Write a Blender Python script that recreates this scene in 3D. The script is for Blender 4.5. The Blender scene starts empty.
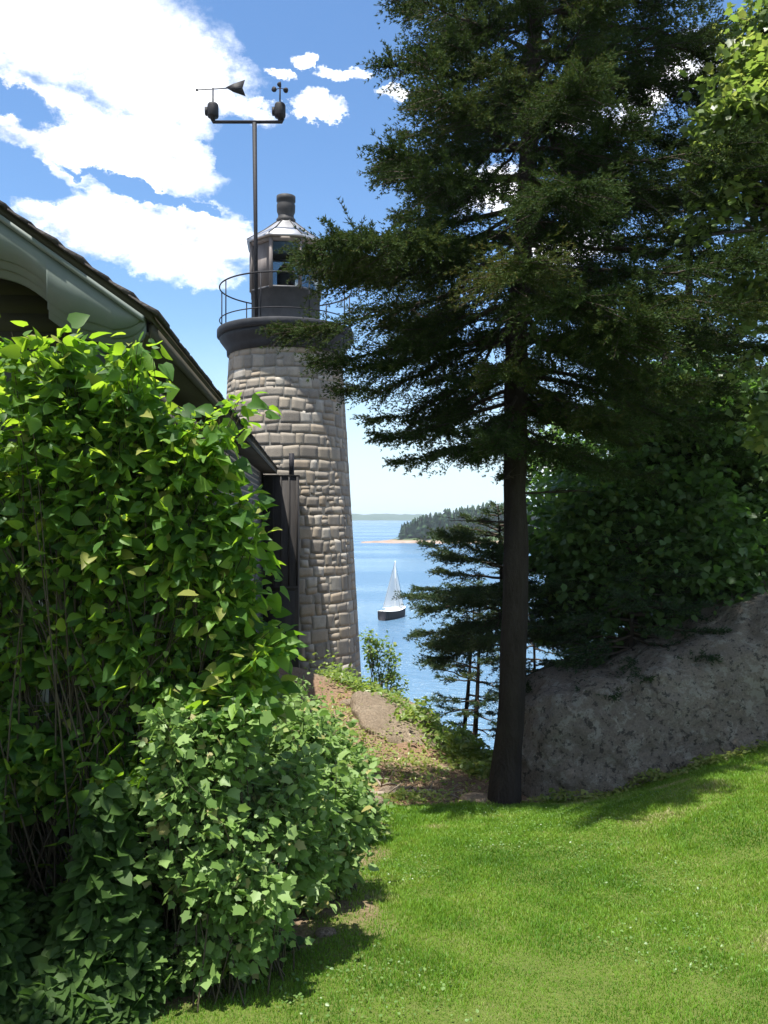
import bpy, math
import numpy as np
from mathutils import Vector

SC = bpy.context.scene
COL = SC.collection
R = math.radians
rg = np.random.default_rng(11)

# ------------------------------------------------------------------ camera model
F, CX, HY, EYE = 820.0, 384.0, 515.0, 1.6
def P(px, py, Y):
    """survey point: where the ray of a photo pixel stands at depth Y metres"""
    return np.array([(px - CX) / F * Y, Y, EYE - (py - HY) / F * Y])

SUN_AZ, SUN_EL = -138.0, 75.0       # azimuth from +Y towards +X, elevation

# ------------------------------------------------------------------ helpers
def unit(v):
    v = np.asarray(v, float)
    return v / np.maximum(np.linalg.norm(v, axis=-1, keepdims=True), 1e-9)

def _hash(i, j, k, seed):
    n = (i * 374761393 + j * 668265263 + k * 2147483647 + seed * 1274126177) & 0xffffffff
    n = ((n ^ (n >> 13)) * 1274126177) & 0xffffffff
    n = n ^ (n >> 16)
    return (n & 0xffff) / 65535.0

def vnoise(p, seed=0):
    p = np.asarray(p, float)
    f = np.floor(p).astype(np.int64)
    t = p - f
    t = t * t * (3 - 2 * t)
    r = 0
    for a in (0, 1):
        for b in (0, 1):
            for c in (0, 1):
                w = (t[:, 0] if a else 1 - t[:, 0]) * (t[:, 1] if b else 1 - t[:, 1]) * (t[:, 2] if c else 1 - t[:, 2])
                r = r + w * _hash(f[:, 0] + a, f[:, 1] + b, f[:, 2] + c, seed)
    return r * 2 - 1

def fbm(p, octv=4, seed=0, gain=.5):
    p = np.asarray(p, float); s = 0; a = 1.0
    for o in range(octv):
        s = s + a * vnoise(p * (2.03 ** o) + 7.3 * o, seed + o); a *= gain
    return s

def tag(o, label=None, cat=None, group=None, kind=None):
    for k, v in (('label', label), ('category', cat), ('group', group), ('kind', kind)):
        if v: o[k] = v
    return o

def thing(name, loc, label, cat, group=None):
    o = bpy.data.objects.new(name, None)
    o.empty_display_size = .2
    COL.objects.link(o); o.location = [float(c) for c in loc]
    return tag(o, label, cat, group)

def mesh_obj(name, V, faces, mat, parent=None, attrs=None, smooth=False, wparent=None):
    """faces: list of int arrays (each constant polygon size) or one array; V in world coords"""
    V = np.asarray(V, float)
    if parent is not None:
        off = np.array(parent.location); q = parent.parent
        while q is not None:
            off = off + np.array(q.location); q = q.parent
        V = V - off
    if not isinstance(faces, list): faces = [faces]
    faces = [np.asarray(f, np.int64) for f in faces if len(f)]
    me = bpy.data.meshes.new(name)
    me.vertices.add(len(V)); me.vertices.foreach_set('co', V.astype(np.float32).ravel())
    loops = np.concatenate([f.ravel() for f in faces]).astype(np.int32)
    sizes = np.concatenate([np.full(len(f), f.shape[1]) for f in faces]).astype(np.int32)
    me.loops.add(len(loops)); me.loops.foreach_set('vertex_index', loops)
    me.polygons.add(len(sizes))
    st = np.concatenate([[0], np.cumsum(sizes)[:-1]]).astype(np.int32)
    me.polygons.foreach_set('loop_start', st)
    me.polygons.foreach_set('loop_total', sizes)
    me.update(calc_edges=True)
    for k, a in (attrs or {}).items():
        at = me.attributes.new(k, 'FLOAT', 'POINT')
        at.data.foreach_set('value', np.asarray(a, np.float32))
    if smooth: me.polygons.foreach_set('use_smooth', np.ones(len(sizes), bool))
    me.validate()
    if mat is not None: me.materials.append(mat)
    o = bpy.data.objects.new(name, me); COL.objects.link(o)
    if parent is not None: o.parent = parent
    return o

class MB:
    """collects primitive shapes for one mesh"""
    def __init__(s): s.v = []; s.q = []; s.t = []; s.n = 0; s.a = []
    def add(s, V, quads=None, tris=None, a=0.0):
        V = np.asarray(V, float)
        if quads is not None and len(quads): s.q.append(np.asarray(quads) + s.n)
        if tris is not None and len(tris): s.t.append(np.asarray(tris) + s.n)
        s.v.append(V); s.a.append(np.full(len(V), a) if np.isscalar(a) else np.asarray(a)); s.n += len(V)
    def box(s, c0, c1, a=0.0, M=None):
        x0, y0, z0 = c0; x1, y1, z1 = c1
        V = np.array([[x0,y0,z0],[x1,y0,z0],[x1,y1,z0],[x0,y1,z0],[x0,y0,z1],[x1,y0,z1],[x1,y1,z1],[x0,y1,z1]], float)
        if M is not None: V = M(V)
        s.add(V, [[0,3,2,1],[4,5,6,7],[0,1,5,4],[1,2,6,5],[2,3,7,6],[3,0,4,7]], a=a)
    def tube(s, pts, rad, n=6, a=0.0, cap=True):
        pts = np.asarray(pts, float); m = len(pts)
        rad = np.full(m, rad) if np.isscalar(rad) else np.asarray(rad, float)
        tg = np.gradient(pts, axis=0); tg = unit(tg)
        ref = np.array([0, 0, 1.0]) if abs(tg[:, 2]).mean() < .8 else np.array([1.0, 0, 0])
        u = unit(np.cross(tg, ref)); w = np.cross(tg, u)
        th = np.arange(n) / n * 2 * np.pi
        ring = np.cos(th)[None, :, None] * u[:, None] + np.sin(th)[None, :, None] * w[:, None]
        V = (pts[:, None] + ring * rad[:, None, None]).reshape(-1, 3)
        i = np.arange(m - 1)[:, None] * n; j = np.arange(n)[None]; k = (j + 1) % n
        Q = np.stack([i + j, i + k, i + n + k, i + n + j], -1).reshape(-1, 4)
        T = []
        if cap and n >= 3:
            c = len(V); V = np.vstack([V, pts[0], pts[-1]])
            for jj in range(n):
                T.append([c, (jj + 1) % n, jj]); T.append([c + 1, (m - 1) * n + jj, (m - 1) * n + (jj + 1) % n])
        s.add(V, Q, T, a=a)
    def lathe(s, prof, n=48, c=(0, 0), a=0.0, rot=0.0, caps=True):
        prof = np.asarray(prof, float); m = len(prof)
        th = np.arange(n) / n * 2 * np.pi + rot
        V = np.stack([c[0] + prof[:, 0][:, None] * np.cos(th), c[1] + prof[:, 0][:, None] * np.sin(th),
                      np.repeat(prof[:, 1][:, None], n, 1)], -1).reshape(-1, 3)
        i = np.arange(m - 1)[:, None] * n; j = np.arange(n)[None]; k = (j + 1) % n
        Q = np.stack([i + j, i + k, i + n + k, i + n + j], -1).reshape(-1, 4)
        T = []
        if caps:
            cc = len(V); V = np.vstack([V, [c[0], c[1], prof[0, 1]], [c[0], c[1], prof[-1, 1]]])
            for jj in range(n):
                T.append([cc, (jj + 1) % n, jj]); T.append([cc + 1, (m - 1) * n + jj, (m - 1) * n + (jj + 1) % n])
        s.add(V, Q, T, a=a)
    def prism(s, poly, y0, y1, a=0.0, M=None):
        """poly (x,z) outline, star/fan not assumed: end faces as one n-gon split by bmesh-free ear fan along strip"""
        raise NotImplementedError
    def strip(s, top, bot, y0, y1, a=0.0, M=None):
        """solid between two polylines top[i], bot[i] in (x,z), extruded y0..y1"""
        top = np.asarray(top, float); bot = np.asarray(bot, float); m = len(top)
        mk = lambda L, y: np.column_stack([L[:, 0], np.full(m, y), L[:, 1]])
        V = np.vstack([mk(top, y0), mk(bot, y0), mk(top, y1), mk(bot, y1)])
        if M is not None: V = M(V)
        Q = []
        for i in range(m - 1):
            Q += [[i, m + i, m + i + 1, i + 1], [2*m + i, 2*m + i + 1, 3*m + i + 1, 3*m + i],
                  [i, i + 1, 2*m + i + 1, 2*m + i], [m + i, 3*m + i, 3*m + i + 1, m + i + 1]]
        Q += [[0, 2*m, 3*m, m], [m - 1, 2*m - 1, 4*m - 1, 3*m - 1]]
        s.add(V, Q, a=a)
    def build(s, name, mat, parent=None, smooth=False):
        fs = []
        if s.q: fs.append(np.vstack(s.q))
        if s.t: fs.append(np.vstack(s.t))
        return mesh_obj(name, np.vstack(s.v), fs, mat, parent, {'rnd': np.concatenate(s.a)}, smooth)

def scatter(tV, tF, pos, d, nrm, scale, rnd):
    """copies of a flat template (x across, y along, z normal) into one array"""
    d = unit(d); x = unit(np.cross(d, nrm)); z = np.cross(x, d)
    sc = np.asarray(scale, float)
    if sc.ndim == 1: sc = sc[:, None]
    n = len(pos); k = len(tV)
    if sc.shape[1] == 1: sc = np.repeat(sc, 3, 1)
    V = (pos[:, None] + (sc[:, 0:1] * tV[None, :, 0])[..., None] * x[:, None] + (sc[:, 1:2] * tV[None, :, 1])[..., None] * d[:, None] + (sc[:, 2:3] * tV[None, :, 2])[..., None] * z[:, None]).reshape(-1, 3)
    Fc = (tF[None] + (np.arange(n) * k)[:, None, None]).reshape(-1, tF.shape[1])
    return V, Fc, np.repeat(rnd, k)

def ball(n, rng):
    v = rng.normal(size=(n, 3)); return unit(v)

# ------------------------------------------------------------------ materials
def new_mat(name):
    m = bpy.data.materials.new(name); m.use_nodes = True
    nt = m.node_tree; nt.nodes.clear()
    out = nt.nodes.new('ShaderNodeOutputMaterial')
    return m, nt, out
def nd(nt, typ, **kw):
    n = nt.nodes.new(typ)
    for k, v in kw.items():
        if k in n.inputs.keys() if hasattr(n.inputs, 'keys') else False: n.inputs[k].default_value = v
        else: setattr(n, k, v)
    return n
def ramp(nt, fac, stops):
    r = nt.nodes.new('ShaderNodeValToRGB'); e = r.color_ramp.elements
    while len(e) < len(stops): e.new(.5)
    for el, (p, c) in zip(e, stops):
        el.position = p; el.color = (*c, 1) if len(c) == 3 else c
    nt.links.new(fac, r.inputs[0]); return r.outputs[0]
def noise(nt, scale, detail=4, rough=.55, coord='Object', sc3=None, lo=None, hi=None):
    tc = nt.nodes.new('ShaderNodeTexCoord'); src = tc.outputs[coord]
    if sc3:
        mp = nt.nodes.new('ShaderNodeMapping'); mp.inputs['Scale'].default_value = sc3
        nt.links.new(src, mp.inputs[0]); src = mp.outputs[0]
    n = nt.nodes.new('ShaderNodeTexNoise'); n.inputs['Scale'].default_value = scale
    n.inputs['Detail'].default_value = detail; n.inputs['Roughness'].default_value = rough
    nt.links.new(src, n.inputs['Vector']); o = n.outputs['Fac']
    if lo is not None:
        mr = nt.nodes.new('ShaderNodeMapRange'); mr.inputs[1].default_value = lo; mr.inputs[2].default_value = hi
        nt.links.new(o, mr.inputs[0]); o = mr.outputs[0]
    return o
def mixc(nt, fac, a, b, mode='MIX'):
    m = nt.nodes.new('ShaderNodeMix'); m.data_type = 'RGBA'; m.blend_type = mode
    for sock, v in ((m.inputs[0], fac), (m.inputs[6], a), (m.inputs[7], b)):
        if isinstance(v, (int, float)): sock.default_value = v
        elif isinstance(v, tuple): sock.default_value = (*v, 1)
        else: nt.links.new(v, sock)
    return m.outputs[2]
def mth(nt, op, a, b=None, clamp=False):
    m = nt.nodes.new('ShaderNodeMath'); m.operation = op; m.use_clamp = clamp
    for i, v in enumerate((a, b)):
        if v is None: continue
        if isinstance(v, (int, float)): m.inputs[i].default_value = v
        else: nt.links.new(v, m.inputs[i])
    return m.outputs[0]
def attr(nt, name='rnd'):
    a = nt.nodes.new('ShaderNodeAttribute'); a.attribute_name = name; return a.outputs['Fac']
def bump(nt, h, strength=.3, dist=.02, prev=None):
    b = nt.nodes.new('ShaderNodeBump'); b.inputs['Strength'].default_value = strength; b.inputs['Distance'].default_value = dist
    nt.links.new(h, b.inputs['Height'])
    if prev is not None: nt.links.new(prev, b.inputs['Normal'])
    return b.outputs[0]
def bsdf(nt, out, col, rough=.6, spec=.4, metal=0., nrm=None):
    p = nt.nodes.new('ShaderNodeBsdfPrincipled')
    if isinstance(col, tuple): p.inputs['Base Color'].default_value = (*col, 1)
    else: nt.links.new(col, p.inputs['Base Color'])
    if isinstance(rough, (int, float)): p.inputs['Roughness'].default_value = rough
    else: nt.links.new(rough, p.inputs['Roughness'])
    p.inputs['Specular IOR Level'].default_value = spec; p.inputs['Metallic'].default_value = metal
    if nrm is not None: nt.links.new(nrm, p.inputs['Normal'])
    if out is not None: nt.links.new(p.outputs[0], out.inputs[0])
    return p

def leaf_mat(name, stops, tstops, trans=.45, rough=.42, spec=.45):
    m, nt, out = new_mat(name)
    a = attr(nt)
    c = ramp(nt, a, stops); t = ramp(nt, a, tstops)
    p = bsdf(nt, None, c, rough, spec)
    tr = nt.nodes.new('ShaderNodeBsdfTranslucent'); nt.links.new(t, tr.inputs[0])
    mx = nt.nodes.new('ShaderNodeMixShader'); mx.inputs[0].default_value = trans
    nt.links.new(p.outputs[0], mx.inputs[1]); nt.links.new(tr.outputs[0], mx.inputs[2])
    nt.links.new(mx.outputs[0], out.inputs[0]); return m

def plain(name, c1, c2, scale=6, rough=.7, spec=.3, metal=0., bs=.2, bd=.01, sc3=None):
    m, nt, out = new_mat(name)
    n = noise(nt, scale, 6, .6, sc3=sc3, lo=.3, hi=.7)
    c = mixc(nt, n, c1, c2)
    bsdf(nt, out, c, rough, spec, metal, bump(nt, n, bs, bd)); return m

def bark(name, c1, c2, scale=9):
    m, nt, out = new_mat(name)
    n = noise(nt, scale, 8, .65, sc3=(1, 1, .28), lo=.3, hi=.7)
    n2 = noise(nt, scale * 4, 4, .6, sc3=(1, 1, .4))
    c = mixc(nt, n, c1, c2)
    c = mixc(nt, mth(nt, 'MULTIPLY', n2, .5), c, tuple(x * .5 for x in c1))
    bsdf(nt, out, c, .9, .15, 0, bump(nt, mth(nt, 'ADD', n, n2), .9, .03)); return m

M = {}
M['lilac'] = leaf_mat('lilac leaf', [(0, (.032, .080, .020)), (.45, (.065, .145, .030)), (.8, (.13, .245, .044)), (.97, (.20, .31, .055)), (1, (.25, .26, .07))],
                      [(0, (.20, .42, .02)), (.5, (.36, .58, .03)), (1, (.52, .68, .06))], .48, .50, .28)
M['bramble'] = leaf_mat('bramble leaf', [(0, (.085, .155, .035)), (.5, (.15, .25, .06)), (.93, (.22, .32, .11)), (1, (.30, .27, .10))],
                        [(0, (.16, .32, .05)), (.5, (.25, .42, .08)), (1, (.36, .52, .12))], .38, .5, .4)
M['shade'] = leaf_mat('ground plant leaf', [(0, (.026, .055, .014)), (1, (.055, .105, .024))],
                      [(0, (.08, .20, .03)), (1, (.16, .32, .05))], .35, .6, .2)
M['maple'] = leaf_mat('maple leaf', [(0, (.05, .10, .032)), (.6, (.08, .145, .045)), (1, (.13, .18, .05))],
                      [(0, (.14, .30, .04)), (.6, (.20, .40, .05)), (1, (.36, .50, .06))], .42)
M['oak'] = leaf_mat('bright leaf', [(0, (.06, .10, .028)), (.6, (.105, .16, .04)), (1, (.17, .21, .06))],
                    [(0, (.18, .30, .05)), (.6, (.28, .40, .06)), (1, (.42, .48, .10))], .46)
M['fern'] = leaf_mat('fern leaf', [(0, (.09, .15, .035)), (.6, (.15, .22, .05)), (1, (.24, .27, .08))],
                     [(0, (.24, .40, .04)), (.6, (.36, .52, .06)), (1, (.50, .56, .10))], .42)
M['needle'] = leaf_mat('spruce needle', [(0, (.020, .040, .013)), (.5, (.036, .066, .018)), (.85, (.060, .088, .021)), (1, (.080, .076, .022))],
                       [(0, (.03, .06, .012)), (.6, (.07, .10, .02)), (1, (.14, .12, .03))], .22, .7, .08)
M['fir'] = leaf_mat('fir needle', [(0, (.020, .045, .020)), (.6, (.036, .07, .024)), (1, (.085, .10, .03))],
                    [(0, (.04, .09, .02)), (1, (.13, .17, .03))], .24, .55, .3)
M['spruce_bark'] = bark('spruce bark', (.028, .022, .018), (.058, .047, .04))
M['bark'] = bark('tree bark', (.05, .043, .037), (.10, .09, .08))
M['twig'] = plain('twig', (.035, .027, .02), (.07, .055, .042), 12, .85, .2)
M['stem'] = plain('green brown stem', (.045, .036, .022), (.085, .072, .04), 12, .7, .3)
M['dead'] = plain('dead wood', (.16, .13, .10), (.32, .27, .21), 14, .9, .2)
M['iron'] = plain('black iron', (.010, .010, .013), (.020, .020, .024), 20, .65, .2)
M['gallery'] = plain('dark gallery paint', (.016, .018, .022), (.030, .032, .037), 5, .7, .25)
M['lantern'] = plain('lantern housing', (.12, .10, .095), (.20, .175, .16), 4, .6, .4, sc3=(1, 1, .3))
M['lantern_dark'] = plain('lantern dark panel', (.035, .037, .042), (.07, .07, .075), 4, .6, .4)
M['zinc'] = plain('grey roof metal', (.34, .34, .35), (.48, .48, .49), 5, .38, .5, .65, .1)
M['zinc_dark'] = plain('dark vent metal', (.020, .020, .022), (.045, .043, .042), 8, .65, .3, 0, .1)

# ------------------------------------------------------------------ terrain
WATER = EYE - 16.0
def pl(x, y): return (x, y, -.18 * y)
ctrl = [pl(-12, -12), pl(12, -12), pl(-6, -4), pl(6, -4), pl(0, 0), pl(-3, 2), pl(3, 2), pl(0, 3.7), pl(-.8, 4.0), pl(-2.5, 4),
        pl(1.7, 4), pl(-.3, 5), pl(1, 6), pl(2.4, 6), pl(-.1, 6.4), pl(0, 8.6), pl(-1.5, 6.5), (-4, 7, -1.3), (-8, 8, -1.4), (-4, 13, -1.6),
        pl(1, 8.3), (4.5, 5, -.62), (4.5, 3, -.35), (8, 4, -.3), (8, 8, -.4)]
for px, py, Y in ((505, 802, 9.5), (400, 806, 9.3), (452, 804, 9.3), (600, 800, 9.45), (680, 773, 9.35), (768, 752, 9.2), (560, 804, 9.4), (860, 735, 8.9), (640, 800, 8.3), (720, 785, 8.0),
                  (385, 796, 10.0), (430, 794, 10.2), (330, 742, 12), (375, 755, 12), (300, 692, 15), (335, 705, 15), (290, 674, 19), (330, 690, 19), (362, 700, 20.3),
                  (345, 692, 17.5), (395, 708, 15.8), (440, 738, 13.8), (480, 772, 11.9), (425, 768, 11.6)):
    ctrl.append(tuple(P(px, py, Y)))
ctrl += [(3, 11.5, -1.7), (5, 11, -1.2), (8, 12, -1.0), (4.4, 13, -2.0), (2.1, 12.5, -2.6), (1.8, 15, -4.6), (.9, 18, -5.2), (3.5, 16, -4.6), (7, 17, -3.6),
         (-.2, 21, -4.0), (-2.6, 22, -2.9), (-2.6, 25, -4.2), (-6, 22, -2.6), (-10, 22, -2.6), (0, 24, -6.5), (4, 22, -8.), (-8, 30, -8.5), (0, 32, -11.5), (10, 26, -9),
         (-14, 14, -1.6), (16, 12, -1.6), (-20, 40, -15.5), (0, 42, -15.5), (20, 40, -15.5), (30, 20, -10), (-30, 25, -9), (-25, 5, -1.5), (25, 3, -1), (0, -25, 2), (-25, -20, 2), (25, -20, 1)]
ctrl = np.array(ctrl, float)
_c = .7
def _phi(A, B):
    d = ((A[:, None, :2] - B[None, :, :2]) ** 2).sum(-1); return np.sqrt(d + _c * _c)
_A = np.vstack([np.hstack([_phi(ctrl, ctrl), np.ones((len(ctrl), 1))]), np.append(np.ones(len(ctrl)), 0)])
_w = np.linalg.solve(_A + np.diag(np.append(np.full(len(ctrl), -.02), 0)), np.append(ctrl[:, 2], 0))
def lawn_mask(x, y):
    x = np.asarray(x, float); y = np.asarray(y, float)
    xl = np.interp(y, [-20, 2, 3.2, 4, 4.9, 6.3, 8.6, 9.3, 12], [-6, -3, -1.35, -.85, -.38, -.16, -.03, .06, .6])
    yf = np.interp(x, [-1, .1, .7, 1.3, 2, 2.8, 4, 8], [9.1, 9.25, 9.3, 9.25, 9.6, 9.6, 9.6, 10])
    wob = .10 * vnoise(np.column_stack([x * 3, y * 3, x * 0]), 5) + .05 * vnoise(np.column_stack([x * 9, y * 9, x * 0]), 6)
    bare = .85 * np.exp(-((x + .16) ** 2 / .03 + (y - 5.25) ** 2 / .30)) * (.8 + .5 * vnoise(np.column_stack([x * 11, y * 11, x * 0]), 7))
    return np.clip((np.minimum(x - xl, (yf - y)) + wob) / .22 + .5, 0, 1) * np.clip(1 - bare, 0, 1)
def gz(x, y, detail=True):
    x = np.atleast_1d(np.asarray(x, float)); y = np.atleast_1d(np.asarray(y, float))
    z = np.empty(len(x))
    for i in range(0, len(x), 20000):
        Q = np.column_stack([x[i:i+20000], y[i:i+20000]])
        z[i:i+20000] = np.hstack([_phi(Q, ctrl), np.ones((len(Q), 1))]) @ _w
    if detail:
        p = np.column_stack([x, y, x * 0])
        lm = lawn_mask(x, y)
        z = z + .014 * fbm(p * 1.3, 2, 3) + (1 - lm) * (.05 * fbm(p * 2.2, 4, 9))
    return z
def gz1(x, y): return float(gz([x], [y])[0])

def axis(lo, hi, core0, core1, step):
    core = np.arange(core0, core1, step); a = []; s = step; v = core0
    while v > lo: s *= 1.18; v -= s; a.append(v)
    b = []; s = step; v = core[-1]
    while v < hi: s *= 1.18; v += s; b.append(v)
    return np.concatenate([a[::-1], core, b])
gx = axis(-70, 70, -4, 7, .10); gy = axis(-120, 48, 2.5, 20, .10)
GX, GY = np.meshgrid(gx, gy); fx, fy = GX.ravel(), GY.ravel()
nx, ny = len(gx), len(gy)
ii, jj = np.meshgrid(np.arange(nx - 1), np.arange(ny - 1)); b0 = (jj * nx + ii).ravel()
m, nt, out = new_mat('ground')
la = attr(nt, 'lawn')
n1 = noise(nt, 2.2, 5, .6, lo=.3, hi=.7); n2 = noise(nt, 26, 5, .7, lo=.3, hi=.7); n3 = noise(nt, .9, 3, .5, lo=.35, hi=.65)
g = mixc(nt, n1, (.09, .14, .022), (.12, .17, .03))
g = mixc(nt, mth(nt, 'MULTIPLY', n2, .5), g, (.12, .11, .05))
dcol = mixc(nt, n2, (.10, .07, .048), (.31, .235, .16))
dcol = mixc(nt, mth(nt, 'MULTIPLY', n3, .6), dcol, (.23, .13, .08))
col = mixc(nt, la, dcol, g)
bsdf(nt, out, col, .95, .1, 0, bump(nt, n2, .7, .03))
ground = mesh_obj('ground', np.column_stack([fx, fy, gz(fx, fy)]), np.column_stack([b0, b0 + 1, b0 + nx + 1, b0 + nx]), m, None, {'lawn': lawn_mask(fx, fy)}, True)
tag(ground, kind='structure')

# water
m, nt, out = new_mat('sea water')
w1 = noise(nt, .55, 4, .6, sc3=(1, 1.9, 1)); w2 = noise(nt, 2.6, 3, .6, sc3=(1, 1.6, 1)); w3 = noise(nt, .012, 3, .5, sc3=(.45, 2.2, 1), lo=.42, hi=.6)
col = mixc(nt, w3, (.06, .135, .225), (.09, .175, .265))
rr = mth(nt, 'ADD', mth(nt, 'MULTIPLY', w3, -.12), .30)
bsdf(nt, out, col, rr, .5, 0, bump(nt, w2, .55, .35, bump(nt, w1, .6, 1.2)))
S = 9000
water = mesh_obj('water', [[-S, -40, WATER], [S, -40, WATER], [S, S, WATER], [-S, S, WATER]], np.array([[0, 1, 2, 3]]), m)
tag(water, kind='structure')

# ------------------------------------------------------------------ grass
def blades(n, rng, xr, yr, h, w, keep):
    x = rng.uniform(*xr, n); y = yr[0] + (yr[1] - yr[0]) * rng.random(n) ** 1.25
    k = (np.abs(x) < .66 * y + 1.2) & (rng.random(n) < keep(x, y))
    x, y = x[k], y[k]; n = len(x); z = gz(x, y) - .004
    dist = y / 4.0
    hh = h * rng.uniform(.55, 1.25, n) * np.clip(1 + .45 * fbm(np.column_stack([x * 3, y * 3, x * 0]), 3, 27), .5, 1.6) * np.sqrt(np.maximum(dist, .8)); ww = w * np.maximum(dist, .8) ** .8 * rng.uniform(.7, 1.3, n)
    az = rng.uniform(0, 2 * np.pi, n); side = np.column_stack([np.cos(az), np.sin(az), 0 * az])
    a2 = rng.uniform(0, 2 * np.pi, n); lean = np.column_stack([np.cos(a2), np.sin(a2), 0 * a2]) * (hh * rng.uniform(.1, .9, n))[:, None]
    p = np.column_stack([x, y, z]); up = np.array([0, 0, 1.0])
    s = side * ww[:, None] * .5
    mid = p + up * (hh * .6)[:, None] + lean * .35; tip = p + up * (hh * .95)[:, None] + lean
    V = np.stack([p - s, p + s, mid + s * .8, mid - s * .8, tip], 1).reshape(-1, 3)
    o = np.arange(n)[:, None] * 5
    patch = .5 + .35 * fbm(np.column_stack([x * .9, y * .9, x * 0]), 3, 21)
    dry = np.clip(fbm(np.column_stack([x * 1.6, y * 1.6, x * 0 + 3]), 4, 33) * .8 + .30 * np.clip((x - .6) / 1.5, -.6, 1) * (y < 7.5), 0, .6)
    rnd = np.clip((patch - .5) * .7 + .34 + .25 * fbm(np.column_stack([x * 4, y * 4, x * 0]), 2, 25) + dry * .5 + rng.normal(0, .15, n), 0, 1)
    return V, o + np.array([[0, 1, 2, 3]]), o + np.array([[3, 2, 4]]), np.repeat(rnd, 5)
r2 = np.random.default_rng(5)
M['grass'] = leaf_mat('grass blade', [(0, (.06, .145, .013)), (.45, (.115, .24, .02)), (.8, (.185, .285, .042)), (1, (.37, .34, .17))],
                      [(0, (.20, .36, .02)), (.45, (.32, .50, .03)), (.8, (.40, .54, .05)), (1, (.46, .42, .14))], .38, .5, .35)
V, Q, T, a = blades(1050000, r2, (-2.6, 8.0), (1.6, 9.9), .023, .0042, lambda x, y: lawn_mask(x, y) ** 1.5)
r = np.random.default_rng(6); n = 9000
x = r.uniform(-1, 5.2, n); y = r.uniform(3.4, 9, n); k = (lawn_mask(x, y) > .6) & (fbm(np.column_stack([x * 1.1, y * 1.1, x * 0 + 8]), 3, 44) > .12); x, y = x[k], y[k]; n = len(x)
od = ball(n, r); od[:, 2] *= .25
cV, cF, ca_ = scatter(np.array([(0, 0, 0), (0, .5, 0), (0, 1, -.1), (.34, .22, .06), (.29, .62, .04), (-.34, .22, .06), (-.29, .62, .04)], float), np.array([[0, 3, 1], [3, 4, 1], [1, 4, 2], [0, 1, 5], [5, 1, 6], [1, 2, 6]]), np.column_stack([x, y, gz(x, y) + r.uniform(.015, .04, n)]), od, unit(r.normal(0, .35, (n, 3)) + [0, 0, 1]), .017 * r.uniform(.6, 1.4, n), np.where(r.random(n) < .002, 1.0, r.uniform(.1, .7, n)))
clover = mesh_obj('clover', cV, cF, leaf_mat('clover', [(0, (.06, .13, .03)), (.8, (.16, .25, .07)), (.9, (.5, .5, .42)), (1, (.55, .55, .48))], [(0, (.15, .3, .04)), (1, (.35, .45, .2))], .3), None, {'rnd': ca_}); tag(clover, 'flecks of clover and pale weeds in the lawn', 'clover', kind='stuff')
grass = mesh_obj('grass', V, [Q, T], M['grass'], None, {'rnd': a}); tag(grass, kind='stuff', label='mown bright green grass covering the sloping lawn', cat='grass')

# ------------------------------------------------------------------ conifers
def needles(pb, pd, n0, rng, ln, wd, per):
    """pb (n,3) twig sample points, pd twig directions -> triangles"""
    n = len(pb)
    pb = np.repeat(pb, per, 0); pd = np.repeat(pd, per, 0)
    rv = ball(n * per, rng); rv -= (rv * pd).sum(-1, keepdims=True) * pd; rv = unit(rv)
    rv[:, 2] = rv[:, 2] * .7 + .12
    d = unit(pd * rng.uniform(.5, 1.1, (n * per, 1)) + rv * .75)
    L = ln * rng.uniform(.65, 1.3, (n * per, 1)); w = unit(np.cross(d, ball(n * per, rng))) * wd * .5
    V = np.stack([pb - w, pb + w, pb + d * L], 1).reshape(-1, 3)
    return V, np.arange(n * per * 3).reshape(-1, 3)

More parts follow.
